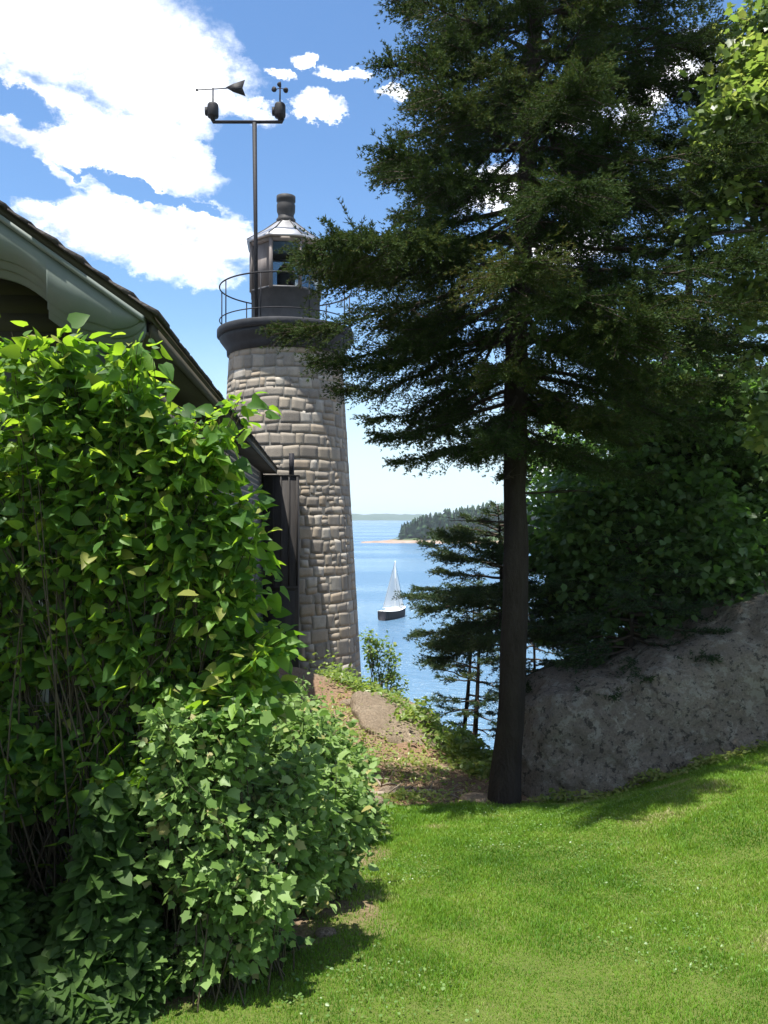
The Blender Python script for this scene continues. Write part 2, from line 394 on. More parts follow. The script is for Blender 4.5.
def conifer(root, base, lean, H, prof, rng, needle_mat, bark_mat, r0, hs, per_w, dens=1.0, ln=.042, wd=.011, per=3, step=.03,
            bare=.28, rise=(.22, -.18), twig_k=.36, hue=(.25, .5), vert=.22, pad=0., azfn=None, flare=True, twigs=True):
    base = np.asarray(base, float)
    tz = np.linspace(0, 1, 24)
    axis_pt = lambda h: base + np.column_stack([lean[0] * (h / H) + .05 * np.sin(h * .9), lean[1] * (h / H) + .04 * np.cos(h * .7), h])
    h_ = np.concatenate([[-.3, 0, .12, .3], np.linspace(.6, H, 60)])
    rad = r0 * (1 - np.clip(h_, 0, H) / H) ** .8 + .006
    if flare: rad = rad * (1 + .28 * np.exp(-np.clip(h_, 0, 9) / .3))
    tb = MB(); tb.tube(axis_pt(h_), rad, 20); 
    if tb.v:
        v = tb.v[0]; v[:, :2] += (.16 * r0 * fbm(v * np.array([7, 7, 1.6]), 4, 4))[:, None]
    tb.build('trunk', bark_mat, root, True)
    bb = MB(); NV = []; NF = []; NA = []; nn = 0
    TP = []
    for h in hs:
        L0 = float(np.interp(h, prof[0], prof[1]))
        if L0 < .05: continue
        k = per_w if isinstance(per_w, int) else int(rng.choice(per_w))
        a0 = rng.uniform(0, 6.28)
        for b in range(k):
            az = a0 + b / k * 6.28 + rng.normal(0, .25)
            L = L0 * (rng.uniform(.56, 1.14) if pad else rng.uniform(.66, 1.14))
            dl = dens
            if azfn: f_, dl = azfn(h, az); L *= f_; dl *= dens
            L = min(L, float(np.max(prof[1])) * .97)
            if azfn and 6.0 < h < 7.15 and math.cos(az) < -.86: L = rng.uniform(2.45, 2.76)
            if L < .08: continue
            t = np.linspace(0, 1, 9)
            fh = np.clip((h - hs[0]) / max(hs[-1] - hs[0], .1), 0, 1)
            el0 = rise[1] + (rise[0] - rise[1]) * fh + rng.normal(0, .09)
            droop = (.30 - .28 * fh) * L * rng.uniform(.6, 1.3)
            bend = rng.normal(0, .14)
            dirh = np.column_stack([np.cos(az + bend * t), np.sin(az + bend * t), 0 * t])
            z = np.tan(el0) * L * t - droop * (t ** 1.6) + .30 * droop * t ** 4 * 2
            p0 = axis_pt(np.array([h + rng.normal(0, .05)]))[0]
            pts = p0 + dirh * (L * t)[:, None]; pts[:, 2] += z
            pts[1:] += rng.normal(0, .012 * L, (8, 3))
            bb.tube(pts, np.linspace(.012 + .009 * L, .003, 9), 4, cap=False)
            # side twigs
            nt_ = int(max(6, L / .055 * dl))
            tt = bare + (1 - bare) * rng.random(nt_) ** (.62 if pad else .8); tt[:3] = 1
            if pad:      # foliage gathers in clumps along the bough
                tt = np.clip(tt + .045 * np.sin(tt * (9 + 5 * rng.random()) + rng.uniform(0, 6.28)), bare, 1)
            bp = np.column_stack([np.interp(tt, t, pts[:, i]) for i in range(3)])
            tg = unit(np.column_stack([np.interp(np.clip(tt, .05, .95), t, np.gradient(pts[:, i])) for i in range(3)]))
            sgn = np.where(rng.random(nt_) < .5, -1, 1)[:, None]
            sd = unit(np.cross(tg, [0, 0, 1])) * sgn
            tl = np.clip(L * twig_k * ((1.12 - tt) if not pad else pad * (1.22 - .85 * tt)) / (1 - bare) * rng.uniform(.45, 1.2, nt_), .10, .80)
            tl *= np.clip((tt - bare) / .12, .25, 1)
            d = unit(tg * rng.uniform(.5, 1.0, (nt_, 1)) + sd * rng.uniform(.35, 1.0, (nt_, 1)) + np.column_stack([0*tt, 0*tt, rng.normal(-.06, vert, nt_)]))
            ns = int(np.ceil(tl.max() / step))
            f = (np.arange(ns) + rng.random((nt_, 1))) * step
            ok = f < tl[:, None]
            q = bp[:, None] + d[:, None] * f[..., None]
            q[..., 2] += -.35 * f ** 2 + .10 * f        # sag
            q += rng.normal(0, .008, q.shape)
            dd = np.broadcast_to(d[:, None], q.shape)
            q, dq = q[ok], dd[ok]
            q = q + rng.normal(0, .01, q.shape)
            V, Fc = needles(q, dq, None, rng, ln, wd, per)
            hue_b = rng.normal(hue[0], .10)
            tipness = np.repeat((f / tl[:, None])[ok], per)
            al = np.clip(hue_b + hue[1] * tipness * rng.random(len(tipness)) + rng.normal(0, .06, len(tipness)), 0, 1)
            NV.append(V); NF.append(Fc + nn); NA.append(np.repeat(al, 3)); nn += len(V)
            if twigs:
                for i in range(0, nt_, 3):
                    e = bp[i] + d[i] * tl[i]; e[2] += -.35 * tl[i] ** 2 + .1 * tl[i]
                    bb.tube(np.array([bp[i], (bp[i] + e) / 2 + [0, 0, .02 * tl[i]], e]), np.array([.005, .004, .002]), 3, cap=False)
    return bb, (np.vstack(NV), np.vstack(NF), np.concatenate(NA)), axis_pt

# big spruce
TB = P(505, 802, 9.5)
spr = thing('spruce_tree', (TB[0], TB[1], TB[2]), 'tall dark spruce tree with a bare lower trunk at the edge of the lawn', 'tree')
r3 = np.random.default_rng(31)
prof = ([4.1, 4.6, 5.1, 5.7, 6.4, 7.0, 7.7, 8.4, 9.5, 12, 15.3], [1.1, 1.8, 2.2, 2.55, 2.85, 2.65, 2.45, 2.2, 2.0, 1.3, .15])
def spr_az(h, az):
    # az 0 = right (+X). The crown opens beside the trunk on the right side between 6.4 and 8 m
    c = math.cos(az)
    f = 1.0; dl = 1.0
    if 6.1 < h < 6.95 and c < -.6: f = 1.0; dl = 1.15
    elif c < -.5: f = .92
    if 5.7 < h < 7.4 and c > .3: dl = .5
    return f, dl
hs = np.concatenate([np.arange(4.3, 10.2, .37), np.arange(10.4, 15.2, .42)])
bb, nd_, ax = conifer(spr, TB, (.55, .1), 15.6, prof, r3, None, M['spruce_bark'], .158, hs, [9, 9, 10, 10], 4.3, .040, .012, 5, .026, azfn=spr_az, bare=.12, vert=.25, pad=.95, hue=(.30, .55))
for k in range(34):     # dead bare sticks on the lower trunk and inside the crown
    h = r3.uniform(2.4, 7.8); az = r3.uniform(0, 6.28); L = r3.uniform(.3, 1.3)
    p0 = ax(np.array([h]))[0]; d = np.array([math.cos(az), math.sin(az), r3.uniform(-.25, .1)])
    t = np.linspace(0, 1, 5)[:, None]; pts = p0 + d * L * t + r3.normal(0, .02, (5, 3)) * t
    bb.tube(pts, np.linspace(.014, .003, 5), 4, cap=False)
    for q in range(3):
        s = r3.uniform(.3, .95); e = p0 + d * L * s; bb.tube(np.array([e, e + unit(d + r3.normal(0, .6, 3)) * r3.uniform(.1, .35)]), np.array([.005, .002]), 3, cap=False)
bb.build('limbs', M['twig'], spr)
mesh_obj('foliage', nd_[0], nd_[1], M['needle'], spr, {'rnd': nd_[2]})
print('spruce tris', len(nd_[1]))

# young fir just behind it
def small_conifer(name, px, Y, H, prof, label, seed, hs, per_w, lean=(0, 0), mat='fir', r0=.06, group=None, **kw):
    x = (px - CX) / F * Y; z = gz1(x, Y); r = np.random.default_rng(seed)
    t = thing(name, (x, Y, z), label, 'tree', group)
    bb, n, ax = conifer(t, (x, Y, z), lean, H, prof, r, None, M['spruce_bark'], r0, hs, per_w, **kw)
    bb.build('limbs', M['twig'], t); mesh_obj('foliage', n[0], n[1], M[mat], t, {'rnd': n[2]})
    return t
small_conifer('young_fir', 500, 12.6, 4.3, ([1.6, 2.2, 2.9, 3.4, 3.9, 4.3], [.7, 1.45, 1.65, 1.3, .6, .1]),
              'young fir with wide flat boughs standing right behind the spruce trunk', 41, np.arange(2.2, 4.25, .19), [5, 6], ln=.05, wd=.014, per=4, step=.03, dens=3.6, pad=1.25, bare=.08, rise=(.3, .0), hue=(.40, .5), vert=.16)
small_conifer('spruce_tree', 690, 12.4, 9.6, ([2.4, 3.2, 4.4, 6, 8, 9.6], [1.5, 1.9, 2.0, 1.7, .9, .1]),
              'second dark spruce behind the boulder, half hidden by the tall spruce', 48, np.arange(2.6, 9.5, .33), [6, 7, 7], r0=.11, ln=.05, wd=.016, per=3, step=.032, dens=2.6, pad=.95, bare=.12, vert=.4, hue=(.28, .45), mat='needle')
small_conifer('low_hemlock', 628, 10.9, 2.9, ([.4, 1.0, 1.8, 2.4, 2.9], [1.1, 1.45, 1.3, .8, .1]),
              'low drooping hemlock overhanging the back of the boulder', 43, np.arange(.5, 2.9, .17), [6, 7], ln=.05, wd=.017, per=3, step=.03, dens=1.8, rise=(.25, -.1), hue=(.15, .45))
small_conifer('slender_pine', 453, 15.6, 4.3, ([1.4, 2.0, 3.0, 3.8, 4.3], [.3, .75, .8, .5, .1]),
              'thinner left one of two slender pines on the bank above the water', 45, np.arange(1.9, 4.2, .30), [3, 4], lean=(.45, 0), r0=.05, ln=.075, wd=.016, per=4, step=.032, dens=1.5, bare=.40, rise=(.3, .1), hue=(.45, .4), group='slender pines on the bank')
small_conifer('slender_pine', 465, 15.3, 4.6, ([1.4, 2.0, 3.0, 4.0, 4.6], [.3, .7, .9, .6, .1]),
              'thicker right one of two slender pines, closest to the spruce trunk', 46, np.arange(1.9, 4.5, .30), [3, 4], lean=(.35, .1), r0=.065, ln=.075, wd=.016, per=4, step=.032, dens=1.5, bare=.40, rise=(.3, .1), hue=(.4, .4), group='slender pines on the bank')
small_conifer('slender_spruce', 533, 14.2, 4.2, ([1.0, 2.0, 3.0, 4.2], [.5, .8, .7, .1]),
              'slim spruce seen in the gap between the spruce trunk and the boulder', 47, np.arange(1.2, 4.1, .26), [4, 5], r0=.045, ln=.06, wd=.016, per=3, step=.032, dens=1.6, hue=(.35, .5))

# ------------------------------------------------------------------ leafy trees and bushes
def leaf_heart():
    V = [(0, 0, 0), (0, .35, .0), (0, .7, -.03), (0, 1.05, -.12)]
    for s in (1, -1):
        V += [(s * .24, -.07, .03), (s * .43, .18, .09), (s * .37, .5, .07), (s * .18, .8, -.01)]
    Fq = [[0, 4, 5, 1], [1, 5, 6, 2], [2, 6, 7, 3], [0, 1, 9, 8], [1, 2, 10, 9], [2, 3, 11, 10]]
    return np.array(V, float), np.array(Fq)
def leaf_ovate(w=.34):
    V = [(0, 0, 0), (0, .5, .0), (0, 1, -.10), (w, .22, .06), (w * .85, .62, .04), (-w, .22, .06), (-w * .85, .62, .04)]
    return np.array(V, float), np.array([[0, 3, 4, 1], [1, 4, 2, 2], [0, 1, 6, 5], [1, 2, 6, 6]])[:, :4]
def leaf_ovate_t(w=.34):
    V = [(0, 0, 0), (0, .5, .0), (0, 1, -.10), (w, .22, .06), (w * .85, .62, .04), (-w, .22, .06), (-w * .85, .62, .04)]
    return np.array(V, float), np.array([[0, 3, 1], [3, 4, 1], [1, 4, 2], [0, 1, 5], [5, 1, 6], [1, 2, 6]])
def leaf_lobed():
    o = [(0, 0), (.16, .06), (.38, .10), (.36, .31), (.50, .58), (.29, .66), (0, 1.05), (-.27, .68), (-.48, .60), (-.36, .33), (-.40, .12), (-.16, .07)]
    V = [(x, y, .10 * abs(x) - .08 * max(0, y - .5)) for x, y in o] + [(0, .40, 0)]
    n = len(o); return np.array(V, float), np.array([[i, (i + 1) % n, n] for i in range(n)])

def blob_pts(blobs, n, rng, shell=.55):
    w = np.array([b[3] ** 2.4 if np.isscalar(b[3]) else np.prod(b[3]) ** .8 for b in blobs]); w = w + .0012 * w.sum(); w /= w.sum()
    idx = rng.choice(len(blobs), n, p=w)
    c = np.array([b[:3] for b in blobs], float)[idx]
    rad = np.array([[b[3]] * 3 if np.isscalar(b[3]) else b[3] for b in blobs], float)[idx]
    u = ball(n, rng) * (rng.random((n, 1)) ** shell)
    return c + u * rad, u, idx

def leafy(root, trunk, rt, blobs, ntips, nleaf, lsize, tmpl, mat, rng, spread=.28, flat=.45, barkm=None, limb_r=.05, up=.9, rndc=(.45, .2), gap=0.0, twr=.008):
    trunk = np.asarray(trunk, float)
    tb = MB(); tb.tube(trunk, np.linspace(rt, rt * .35, len(trunk)), 10); tb.build('trunk', barkm, root, True)
    lb = MB(); nodes = []
    for b in blobs:
        c = np.array(b[:3], float)
        cand = trunk[len(trunk) // 4:]
        dd = np.linalg.norm(cand - c - np.array([0, 0, -.6]), axis=1); p0 = cand[dd.argmin()]
        t = np.linspace(0, 1, 8)[:, None]
        pts = p0 + (c - p0) * t; pts[:, 2] += (np.sin(t * np.pi) * .12 * np.linalg.norm(c - p0))[:, 0]
        pts[1:-1] += rng.normal(0, .04 * np.linalg.norm(c - p0) / 2, (6, 3))
        lb.tube(pts, np.linspace(limb_r, limb_r * .3, 8), 6, cap=False); nodes.append(pts)
    tips, u, idx = blob_pts(blobs, ntips, rng)
    if gap:
        keep = fbm(tips * 1.1, 3, 77) > gap; tips, idx = tips[keep], idx[keep]; ntips = len(tips)
    for i in range(ntips):
        nn = nodes[idx[i]]; j = rng.integers(3, 8); p0 = nn[j]
        mid = (p0 + tips[i]) / 2 + rng.normal(0, .06, 3) + [0, 0, .05]
        lb.tube(np.array([p0, mid, tips[i]]), np.array([twr * 1.6, twr, twr * .4]), 3, cap=False)
    lb.build('limbs', barkm, root)
    n = ntips * nleaf
    off = ball(n, rng) * (rng.random((n, 1)) ** .5) * spread; off[:, 2] *= flat
    pos = np.repeat(tips, nleaf, 0) + off
    d = unit(off * np.array([1, 1, .4]) + rng.normal(0, .12, (n, 3)) + np.array([0, 0, -.10])); 
    nr = unit(rng.normal(0, .42, (n, 3)) + np.array([0, 0, up]))
    a = np.clip(np.repeat(rng.normal(rndc[0], rndc[1] * .8, ntips), nleaf) + rng.normal(0, rndc[1] * .7, n), 0, 1)
    V, Fc, aa = scatter(tmpl[0], tmpl[1], pos, d, nr, lsize * rng.uniform(.6, 1.25, n), a)
    mesh_obj('foliage', V, Fc, mat, root, {'rnd': aa})
    return tips

LOB = leaf_lobed(); HEART = leaf_heart(); OVA = leaf_ovate_t()
r4 = np.random.default_rng(71)
# dark broadleaf behind the boulder
x0, y0 = 4.35, 12.6; z0 = gz1(x0, y0)
t = thing('broadleaf_tree', (x0, y0, z0), 'dark green broadleaf tree growing behind the boulder in the shade of the spruce', 'tree', None)
B = [(*P(600, 505, 11.6), .95), (*P(680, 450, 12), 1.35), (*P(745, 525, 11.8), 1.3), (*P(625, 590, 11.5), .95), (*P(705, 605, 11.6), 1.15), (*P(566, 545, 11.6), .62),
     (*P(740, 440, 12.0), 1.0), (*P(565, 610, 11.8), .6), (*P(800, 450, 12.6), 1.4), (*P(820, 600, 12), 1.2), (*P(760, 640, 11.2), .7), (5.5, 14.5, 3.2, 1.6), (3.6, 14.2, 2.2, 1.3), (*P(610, 660, 11.8), .6), (*P(680, 650, 11.6), .7), (*P(740, 590, 11.3), .8), (*P(700, 530, 11), .8), (*P(640, 520, 11.2), .8), (*P(548, 560, 11.7), .42), (*P(580, 650, 11.8), .5), (*P(600, 560, 11.2), .7)]
leafy(t, [(x0, y0, z0 - .2), (x0 + .05, y0, z0 + 1.2), (x0 - .05, y0 + .1, z0 + 2.6), (x0 + .1, y0, z0 + 4.2), (x0, y0 + .1, z0 + 6)], .17, B, 3300, 24, .105, LOB, M['maple'], r4, .32, .6, M['bark'], .06, .9, (.42, .2), -.42, twr=.005)
# bright tree, upper right, trunk outside the frame
x0, y0 = 6.6, 8.5; z0 = gz1(x0, y0)
t = thing('broadleaf_tree', (x0, y0, z0), 'sunlit bright green broadleaf tree leaning in at the upper right edge', 'tree', None)
B = [(*P(795, 120, 8.5), .85), (*P(738, 115, 8.4), .46), (*P(752, 205, 8.5), .5), (*P(715, 160, 8.4), .30), (*P(708, 235, 8.5), .28), (*P(790, 30, 8.6), .55), (*P(800, 260, 8.7), .76), (*P(762, 300, 8.7), .42), (*P(742, 260, 8.5), .3), (*P(745, 55, 8.5), .22), (*P(772, 190, 8.3), .5), (*P(775, 345, 8.6), .38), (*P(770, 90, 8.3), .45), (*P(780, 420, 8.7), .3), (6.6, 9.0, 5.6, 1.1), (6.9, 8.3, 4.2, 1.0), (6.2, 9.6, 4.9, .9)]
leafy(t, [(x0, y0, z0 - .2), (x0 + .1, y0, z0 + 2), (x0, y0 + .1, z0 + 4), (x0 + .2, y0, z0 + 6.5)], .18, B, 1750, 20, .095, LOB, M['oak'], r4, .28, .6, M['bark'], .05, .8, (.58, .24), -.35, twr=.005)

# unseen tree added behind and left of the camera to shade the lilac's foot
x0, y0 = -3.9, .2; z0 = gz1(x0, y0)
t = thing('broadleaf_tree', (x0, y0, z0), 'unseen broadleaf tree added left of the camera to shade the foot of the lilac', 'tree', None)
B = [(-2.5, 2.8, 5.0, .45), (-3.1, 2.85, 5.0, .6), (-2.6, 1.9, 5.0, .6), (-3.5, 2.3, 5.1, .7), (-3.0, 1.4, 5.2, .8), (-3.6, .8, 5.6, 1.1), (-4.4, -.4, 5.4, 1.1), (-3.0, -.6, 5.4, 1.0), (-4.8, 1.2, 5.0, .9)]
leafy(t, [(x0, y0, z0 - .2), (x0 + .1, y0, z0 + 1.5), (x0, y0 + .1, z0 + 3), (x0 + .1, y0, z0 + 5.2)], .15, B, 900, 20, .10, LOB, M['maple'], np.random.default_rng(72), .30, .5, M['bark'], .05, .9, (.45, .2), twr=.005)

# lilac
def bush(root, base_xy, blobs, nst, nleaf_per, lsize, tmpl, mat, rng, stem_r=.012, up=.6, face=(0, -.25, .0), rndc=(.5, .2), frac=.45, spread=.10, var=(.55, 1.2)):
    sb = MB(); P_, D_, N_, A_ = [], [], [], []; mains = []
    tips, u, idx = blob_pts(blobs, nst, rng, .42)
    for i in range(nst):
        bx = base_xy[rng.integers(len(base_xy))] + rng.normal(0, .10, 2)
        b = np.array([bx[0], bx[1], gz1(bx[0], bx[1]) - .03]); e = tips[i]
        t = np.linspace(0, 1, 7)[:, None]
        pts = b + (e - b) * t; arch = np.linalg.norm(e - b) * .13
        pts[:, 2] += (np.sin(t * np.pi) * arch)[:, 0]
        pts[:, :2] += (t * (1 - t))[:, 0][:, None] * rng.normal(0, .18, 2)
        if i % 4 == 0 or not mains:
            mains.append(pts); sb.tube(pts, np.linspace(stem_r, stem_r * .22, 7), 4, cap=False)
        else:
            mt = np.array([q[-1] for q in mains]); q = mains[np.linalg.norm(mt - e, axis=1).argmin()]; p0 = q[3]
            pts = p0 + (e - p0) * t; pts[:, 2] += (np.sin(t * np.pi) * .08 * np.linalg.norm(e - p0))[:, 0]
            sb.tube(pts, np.linspace(stem_r * .5, stem_r * .2, 7), 4, cap=False)
        s = 1 - frac * rng.random(nleaf_per) ** 1.2; s[0] = 1
        lp = np.column_stack([np.interp(s, t[:, 0], pts[:, k]) for k in range(3)])
        od = ball(nleaf_per, rng); od[:, 2] = od[:, 2] * .5 - .25; od = unit(od)
        P_.append(lp + od * spread * rng.random((nleaf_per, 1))); D_.append(od)
        N_.append(unit(rng.normal(0, .45, (nleaf_per, 3)) + np.array([face[0], face[1], up])))
        A_.append(np.clip(rng.normal(rndc[0], rndc[1] * .5) + rng.normal(0, rndc[1], nleaf_per), 0, 1))
    sb.build('stems', M['stem'], root)
    pos = np.vstack(P_); n = len(pos)
    V, Fc, aa = scatter(tmpl[0], tmpl[1], pos, np.vstack(D_), np.vstack(N_), lsize * (var[0] + (var[1] - var[0]) * rng.random(n) ** 1.3)[:, None] * np.column_stack([rng.uniform(.75, 1.15, n), np.ones(n), rng.uniform(-.6, 2.6, n)]), np.concatenate(A_))
    mesh_obj('leaves', V, Fc, mat, root, {'rnd': aa})

r5 = np.random.default_rng(91)
lx, ly = -1.3, 4.35
t = thing('lilac_bush', (lx, ly, gz1(lx, ly)), 'tall lilac bush with heart-shaped leaves in front of the gable', 'bush')
BL = [(*P(40, 400, 4.17), (0.289, 0.216, 0.222)), (*P(112, 410, 4.22), (0.266, 0.216, 0.222)), (*P(148, 345, 4.02), (0.067, 0.072, 0.067)), (*P(125, 362, 4.07), (0.078, 0.072, 0.056)), (*P(62, 342, 4.12), (0.133, 0.108, 0.067)), (*P(8, 345, 4.12), (0.133, 0.108, 0.089)), (*P(175, 450, 4.22), (0.233, 0.216, 0.189)), (*P(228, 398, 4.12), (0.067, 0.072, 0.056)), (*P(205, 420, 4.12), (0.100, 0.072, 0.067)),
      (*P(90, 510, 4.27), (0.400, 0.252, 0.289)), (*P(205, 525, 4.27), (0.222, 0.216, 0.222)), (*P(246, 500, 4.22), (0.056, 0.072, 0.056)), (*P(236, 590, 4.27), (0.167, 0.202, 0.167)), (*P(268, 568, 4.22), (0.067, 0.072, 0.044)), (*P(254, 640, 4.32), (0.144, 0.180, 0.133)), (*P(272, 632, 4.22), (0.056, 0.072, 0.044)), (*P(130, 620, 4.32), (0.355, 0.230, 0.266)),
      (*P(185, 680, 4.37), (0.244, 0.216, 0.178)), (*P(255, 690, 4.42), (0.089, 0.108, 0.089)), (*P(40, 620, 4.37), (0.200, 0.216, 0.178)), (*P(30, 750, 4.32), (0.289, 0.216, 0.222)), (*P(120, 760, 4.32), (0.289, 0.216, 0.222)), (*P(-60, 480, 4.22), (0.389, 0.252, 0.555)), (*P(-60, 720, 4.32), (0.389, 0.252, 0.444)),
      (*P(35, 350, 4.05), (.04, .08, .04)), (*P(140, 338, 4.0), (.03, .06, .04)), (*P(190, 405, 4.1), (.04, .08, .05)), (*P(238, 402, 4.1), (.03, .06, .04)), (*P(262, 530, 4.2), (.04, .08, .05)), (*P(275, 640, 4.2), (.04, .08, .05)),
      (*P(190, 735, 4.1), (.16, .16, .10)), (*P(150, 780, 4.12), (.14, .14, .10)), (*P(235, 690, 4.15), (.12, .14, .08)),
      (*P(110, 850, 4.42), (0.400, 0.144, 0.178))]
bush(t, np.array([[-1.35, 4.35], [-1.1, 4.45], [-1.6, 4.3], [-1.05, 4.4], [-1.9, 4.3]]), BL, 900, 28, .074, HEART, M['lilac'], r5, stem_r=.007, rndc=(.48, .30), up=.42, face=(-.05, -.12), frac=.42, spread=.16, var=(.4, 1.45))

# brambles along the wall, in three clumps
r6 = np.random.default_rng(101)
TRIF = None
def bramble(px0, label, base, blobs, nst, seed, lsize=.055, nl=26, mat='bramble', tm=None):
    r = np.random.default_rng(seed); c = np.mean(base, 0)
    t = thing('bramble_shrub', (c[0], c[1], gz1(*c)), label, 'shrub', 'bramble shrubs along the house')
    bush(t, np.array(base), blobs, nst, nl, lsize, tm or OVA, M[mat], r, .005, .6, (0, -.1, 0), (.5, .25), .6, .12, (.3, 1.5))
bramble(0, 'pale green bramble shrub nearest the camera, at the right foot of the lilac', [[-.85, 4.0], [-.62, 4.25], [-.95, 4.1]],
        [(*P(185, 790, 3.95), (.2, .2, .2)), (*P(165, 720, 4.0), (.14, .18, .14)), (*P(215, 860, 3.92), (.2, .2, .18)), (*P(215, 800, 4.05), (.2, .2, .19)), (*P(272, 800, 4.3), (.21, .26, .2)), (*P(255, 735, 4.4), (.06, .1, .08)), (*P(180, 690, 4.1), (.05, .1, .07)), (*P(300, 760, 4.6), (.1, .14, .08)), (*P(235, 880, 3.95), (.24, .2, .18)), (*P(300, 850, 4.5), (.2, .25, .2)), (*P(205, 730, 4.1), (.2, .22, .2)), (*P(255, 930, 4.0), (.18, .16, .10)), (*P(200, 950, 3.9), (.18, .16, .10)), (*P(140, 770, 3.95), (.08, .1, .08)), (*P(150, 850, 3.9), (.08, .1, .1)), (*P(238, 700, 4.1), (.1, .15, .1)), (*P(320, 800, 4.6), (.1, .15, .1)), (*P(300, 900, 4.4), (.07, .1, .06))], 430, 3, .052, tm=LOB)
bramble(0, 'middle pale green bramble shrub spilling over the lawn edge', [[-.55, 5.4], [-.4, 5.7], [-.7, 5.7]],
        [(*P(300, 790, 5.3), (.30, .3, .3)), (*P(335, 840, 5.5), (.22, .3, .26)), (*P(290, 740, 5.6), (.28, .3, .25)), (*P(320, 880, 5.2), (.17, .2, .14)), (*P(345, 790, 5.6), (.2, .3, .2))], 260, 4, .066)
bramble(0, 'farthest bramble shrub, beside the bare dirt bank', [[-.5, 7.2], [-.3, 7.6], [-.6, 7.6]],
        [(*P(335, 780, 7.2), (.32, .4, .32)), (*P(362, 820, 7.4), (.2, .35, .26)), (*P(310, 735, 7.6), (.38, .4, .35)), (*P(352, 760, 7.8), (.2, .3, .2))], 260, 5, .066)
bramble(0, 'darker bramble shrub deep in the shade against the house wall', [[-1.2, 6.0], [-1.3, 7.0], [-1.4, 8.2]],
        [(*P(250, 740, 6.2), (.35, .4, .45)), (*P(280, 720, 7.5), (.4, .5, .4)), (*P(290, 705, 9.0), (.4, .5, .35))], 150, 6, .06)

# shady plants at lower left
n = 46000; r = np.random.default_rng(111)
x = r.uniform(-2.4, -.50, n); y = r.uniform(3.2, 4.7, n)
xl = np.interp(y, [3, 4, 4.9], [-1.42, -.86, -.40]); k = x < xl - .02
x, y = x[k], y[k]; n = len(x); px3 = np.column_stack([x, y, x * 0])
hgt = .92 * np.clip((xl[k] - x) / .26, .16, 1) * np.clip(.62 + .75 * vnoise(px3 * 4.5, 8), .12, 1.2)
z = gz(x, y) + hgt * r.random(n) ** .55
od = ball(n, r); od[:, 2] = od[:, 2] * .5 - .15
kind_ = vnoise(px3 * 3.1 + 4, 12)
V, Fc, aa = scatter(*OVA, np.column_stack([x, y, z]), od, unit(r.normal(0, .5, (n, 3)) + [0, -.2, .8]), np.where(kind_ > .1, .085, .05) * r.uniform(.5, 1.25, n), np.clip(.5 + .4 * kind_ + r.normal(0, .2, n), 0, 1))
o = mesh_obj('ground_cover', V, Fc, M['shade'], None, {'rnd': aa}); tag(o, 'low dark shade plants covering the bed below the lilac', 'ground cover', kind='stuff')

# ferns and weeds along the crest of the bank
def weeds(name, label, poly, n, hmax, size, mat, seed, rndc=.5):
    r = np.random.default_rng(seed); pts = []
    for (px, py, Y, sx, sy, k) in poly:
        c = P(px, py, Y); m_ = int(n * k)
        pts.append(np.column_stack([r.normal(c[0], sx, m_), r.normal(c[1], sy, m_)]))
    xy = np.vstack(pts); n = len(xy); z = gz(xy[:, 0], xy[:, 1])
    hh = hmax * (.55 + .6 * vnoise(np.column_stack([xy * 3, xy[:, :1] * 0]), 18)).clip(.15, 1.3)
    pos = np.column_stack([xy, z + hh * r.random(n) ** .8])
    od = ball(n, r); od[:, 2] = od[:, 2] * .5
    V, Fc, aa = scatter(*leaf_ovate_t(.26), pos, od, unit(r.normal(0, .4, (n, 3)) + [0, 0, .8]), size * r.uniform(.5, 1.3, n), np.clip(r.normal(rndc, .25, n), 0, 1))
    o = mesh_obj(name, V, Fc, M[mat], None, {'rnd': aa}); tag(o, label, 'undergrowth', kind='stuff')
weeds('undergrowth', 'yellow green ferns and weeds along the crest of the bank', [(362, 692, 17, .35, .6, .25), (400, 706, 15.8, .35, .6, .25), (438, 734, 14, .3, .6, .25), (470, 752, 12.6, .2, .5, .2), (482, 765, 11.6, .12, .3, .08), (545, 770, 12.5, .5, .5, .15), (420, 715, 14.8, .3, .5, .3), (350, 685, 18.5, .3, .6, .2)], 13000, .50, .10, 'fern', 121)
weeds('dry_grass', 'tufts of dry and green weeds scattered on the dirt bank', [(420, 770, 11.4, .5, .7, .4), (360, 750, 12, .4, .8, .3), (395, 800, 9.6, .35, .12, .25), (600, 800, 9.4, .6, .06, .25), (700, 768, 9.3, .5, .06, .25), (345, 715, 14, .3, 1.2, .3)], 2600, .16, .06, 'fern', 122, .85)

# sapling beside the tower
r = np.random.default_rng(131); sx, sy = P(383, 700, 16.8)[:2]
t = thing('sapling', (sx, sy, gz1(sx, sy)), 'slender light green sapling growing right beside the tower foot', 'sapling')
bush(t, np.array([[sx, sy], [sx - .25, sy]]), [(*P(385, 655, 16.8), (.30, .3, .55)), (*P(370, 640, 16.8), (.16, .2, .42)), (*P(398, 680, 16.8), (.25, .3, .25))], 70, 14, .085, OVA, M['fern'], r, .009, .7, (0, 0, 0), (.35, .2), .6, .09)

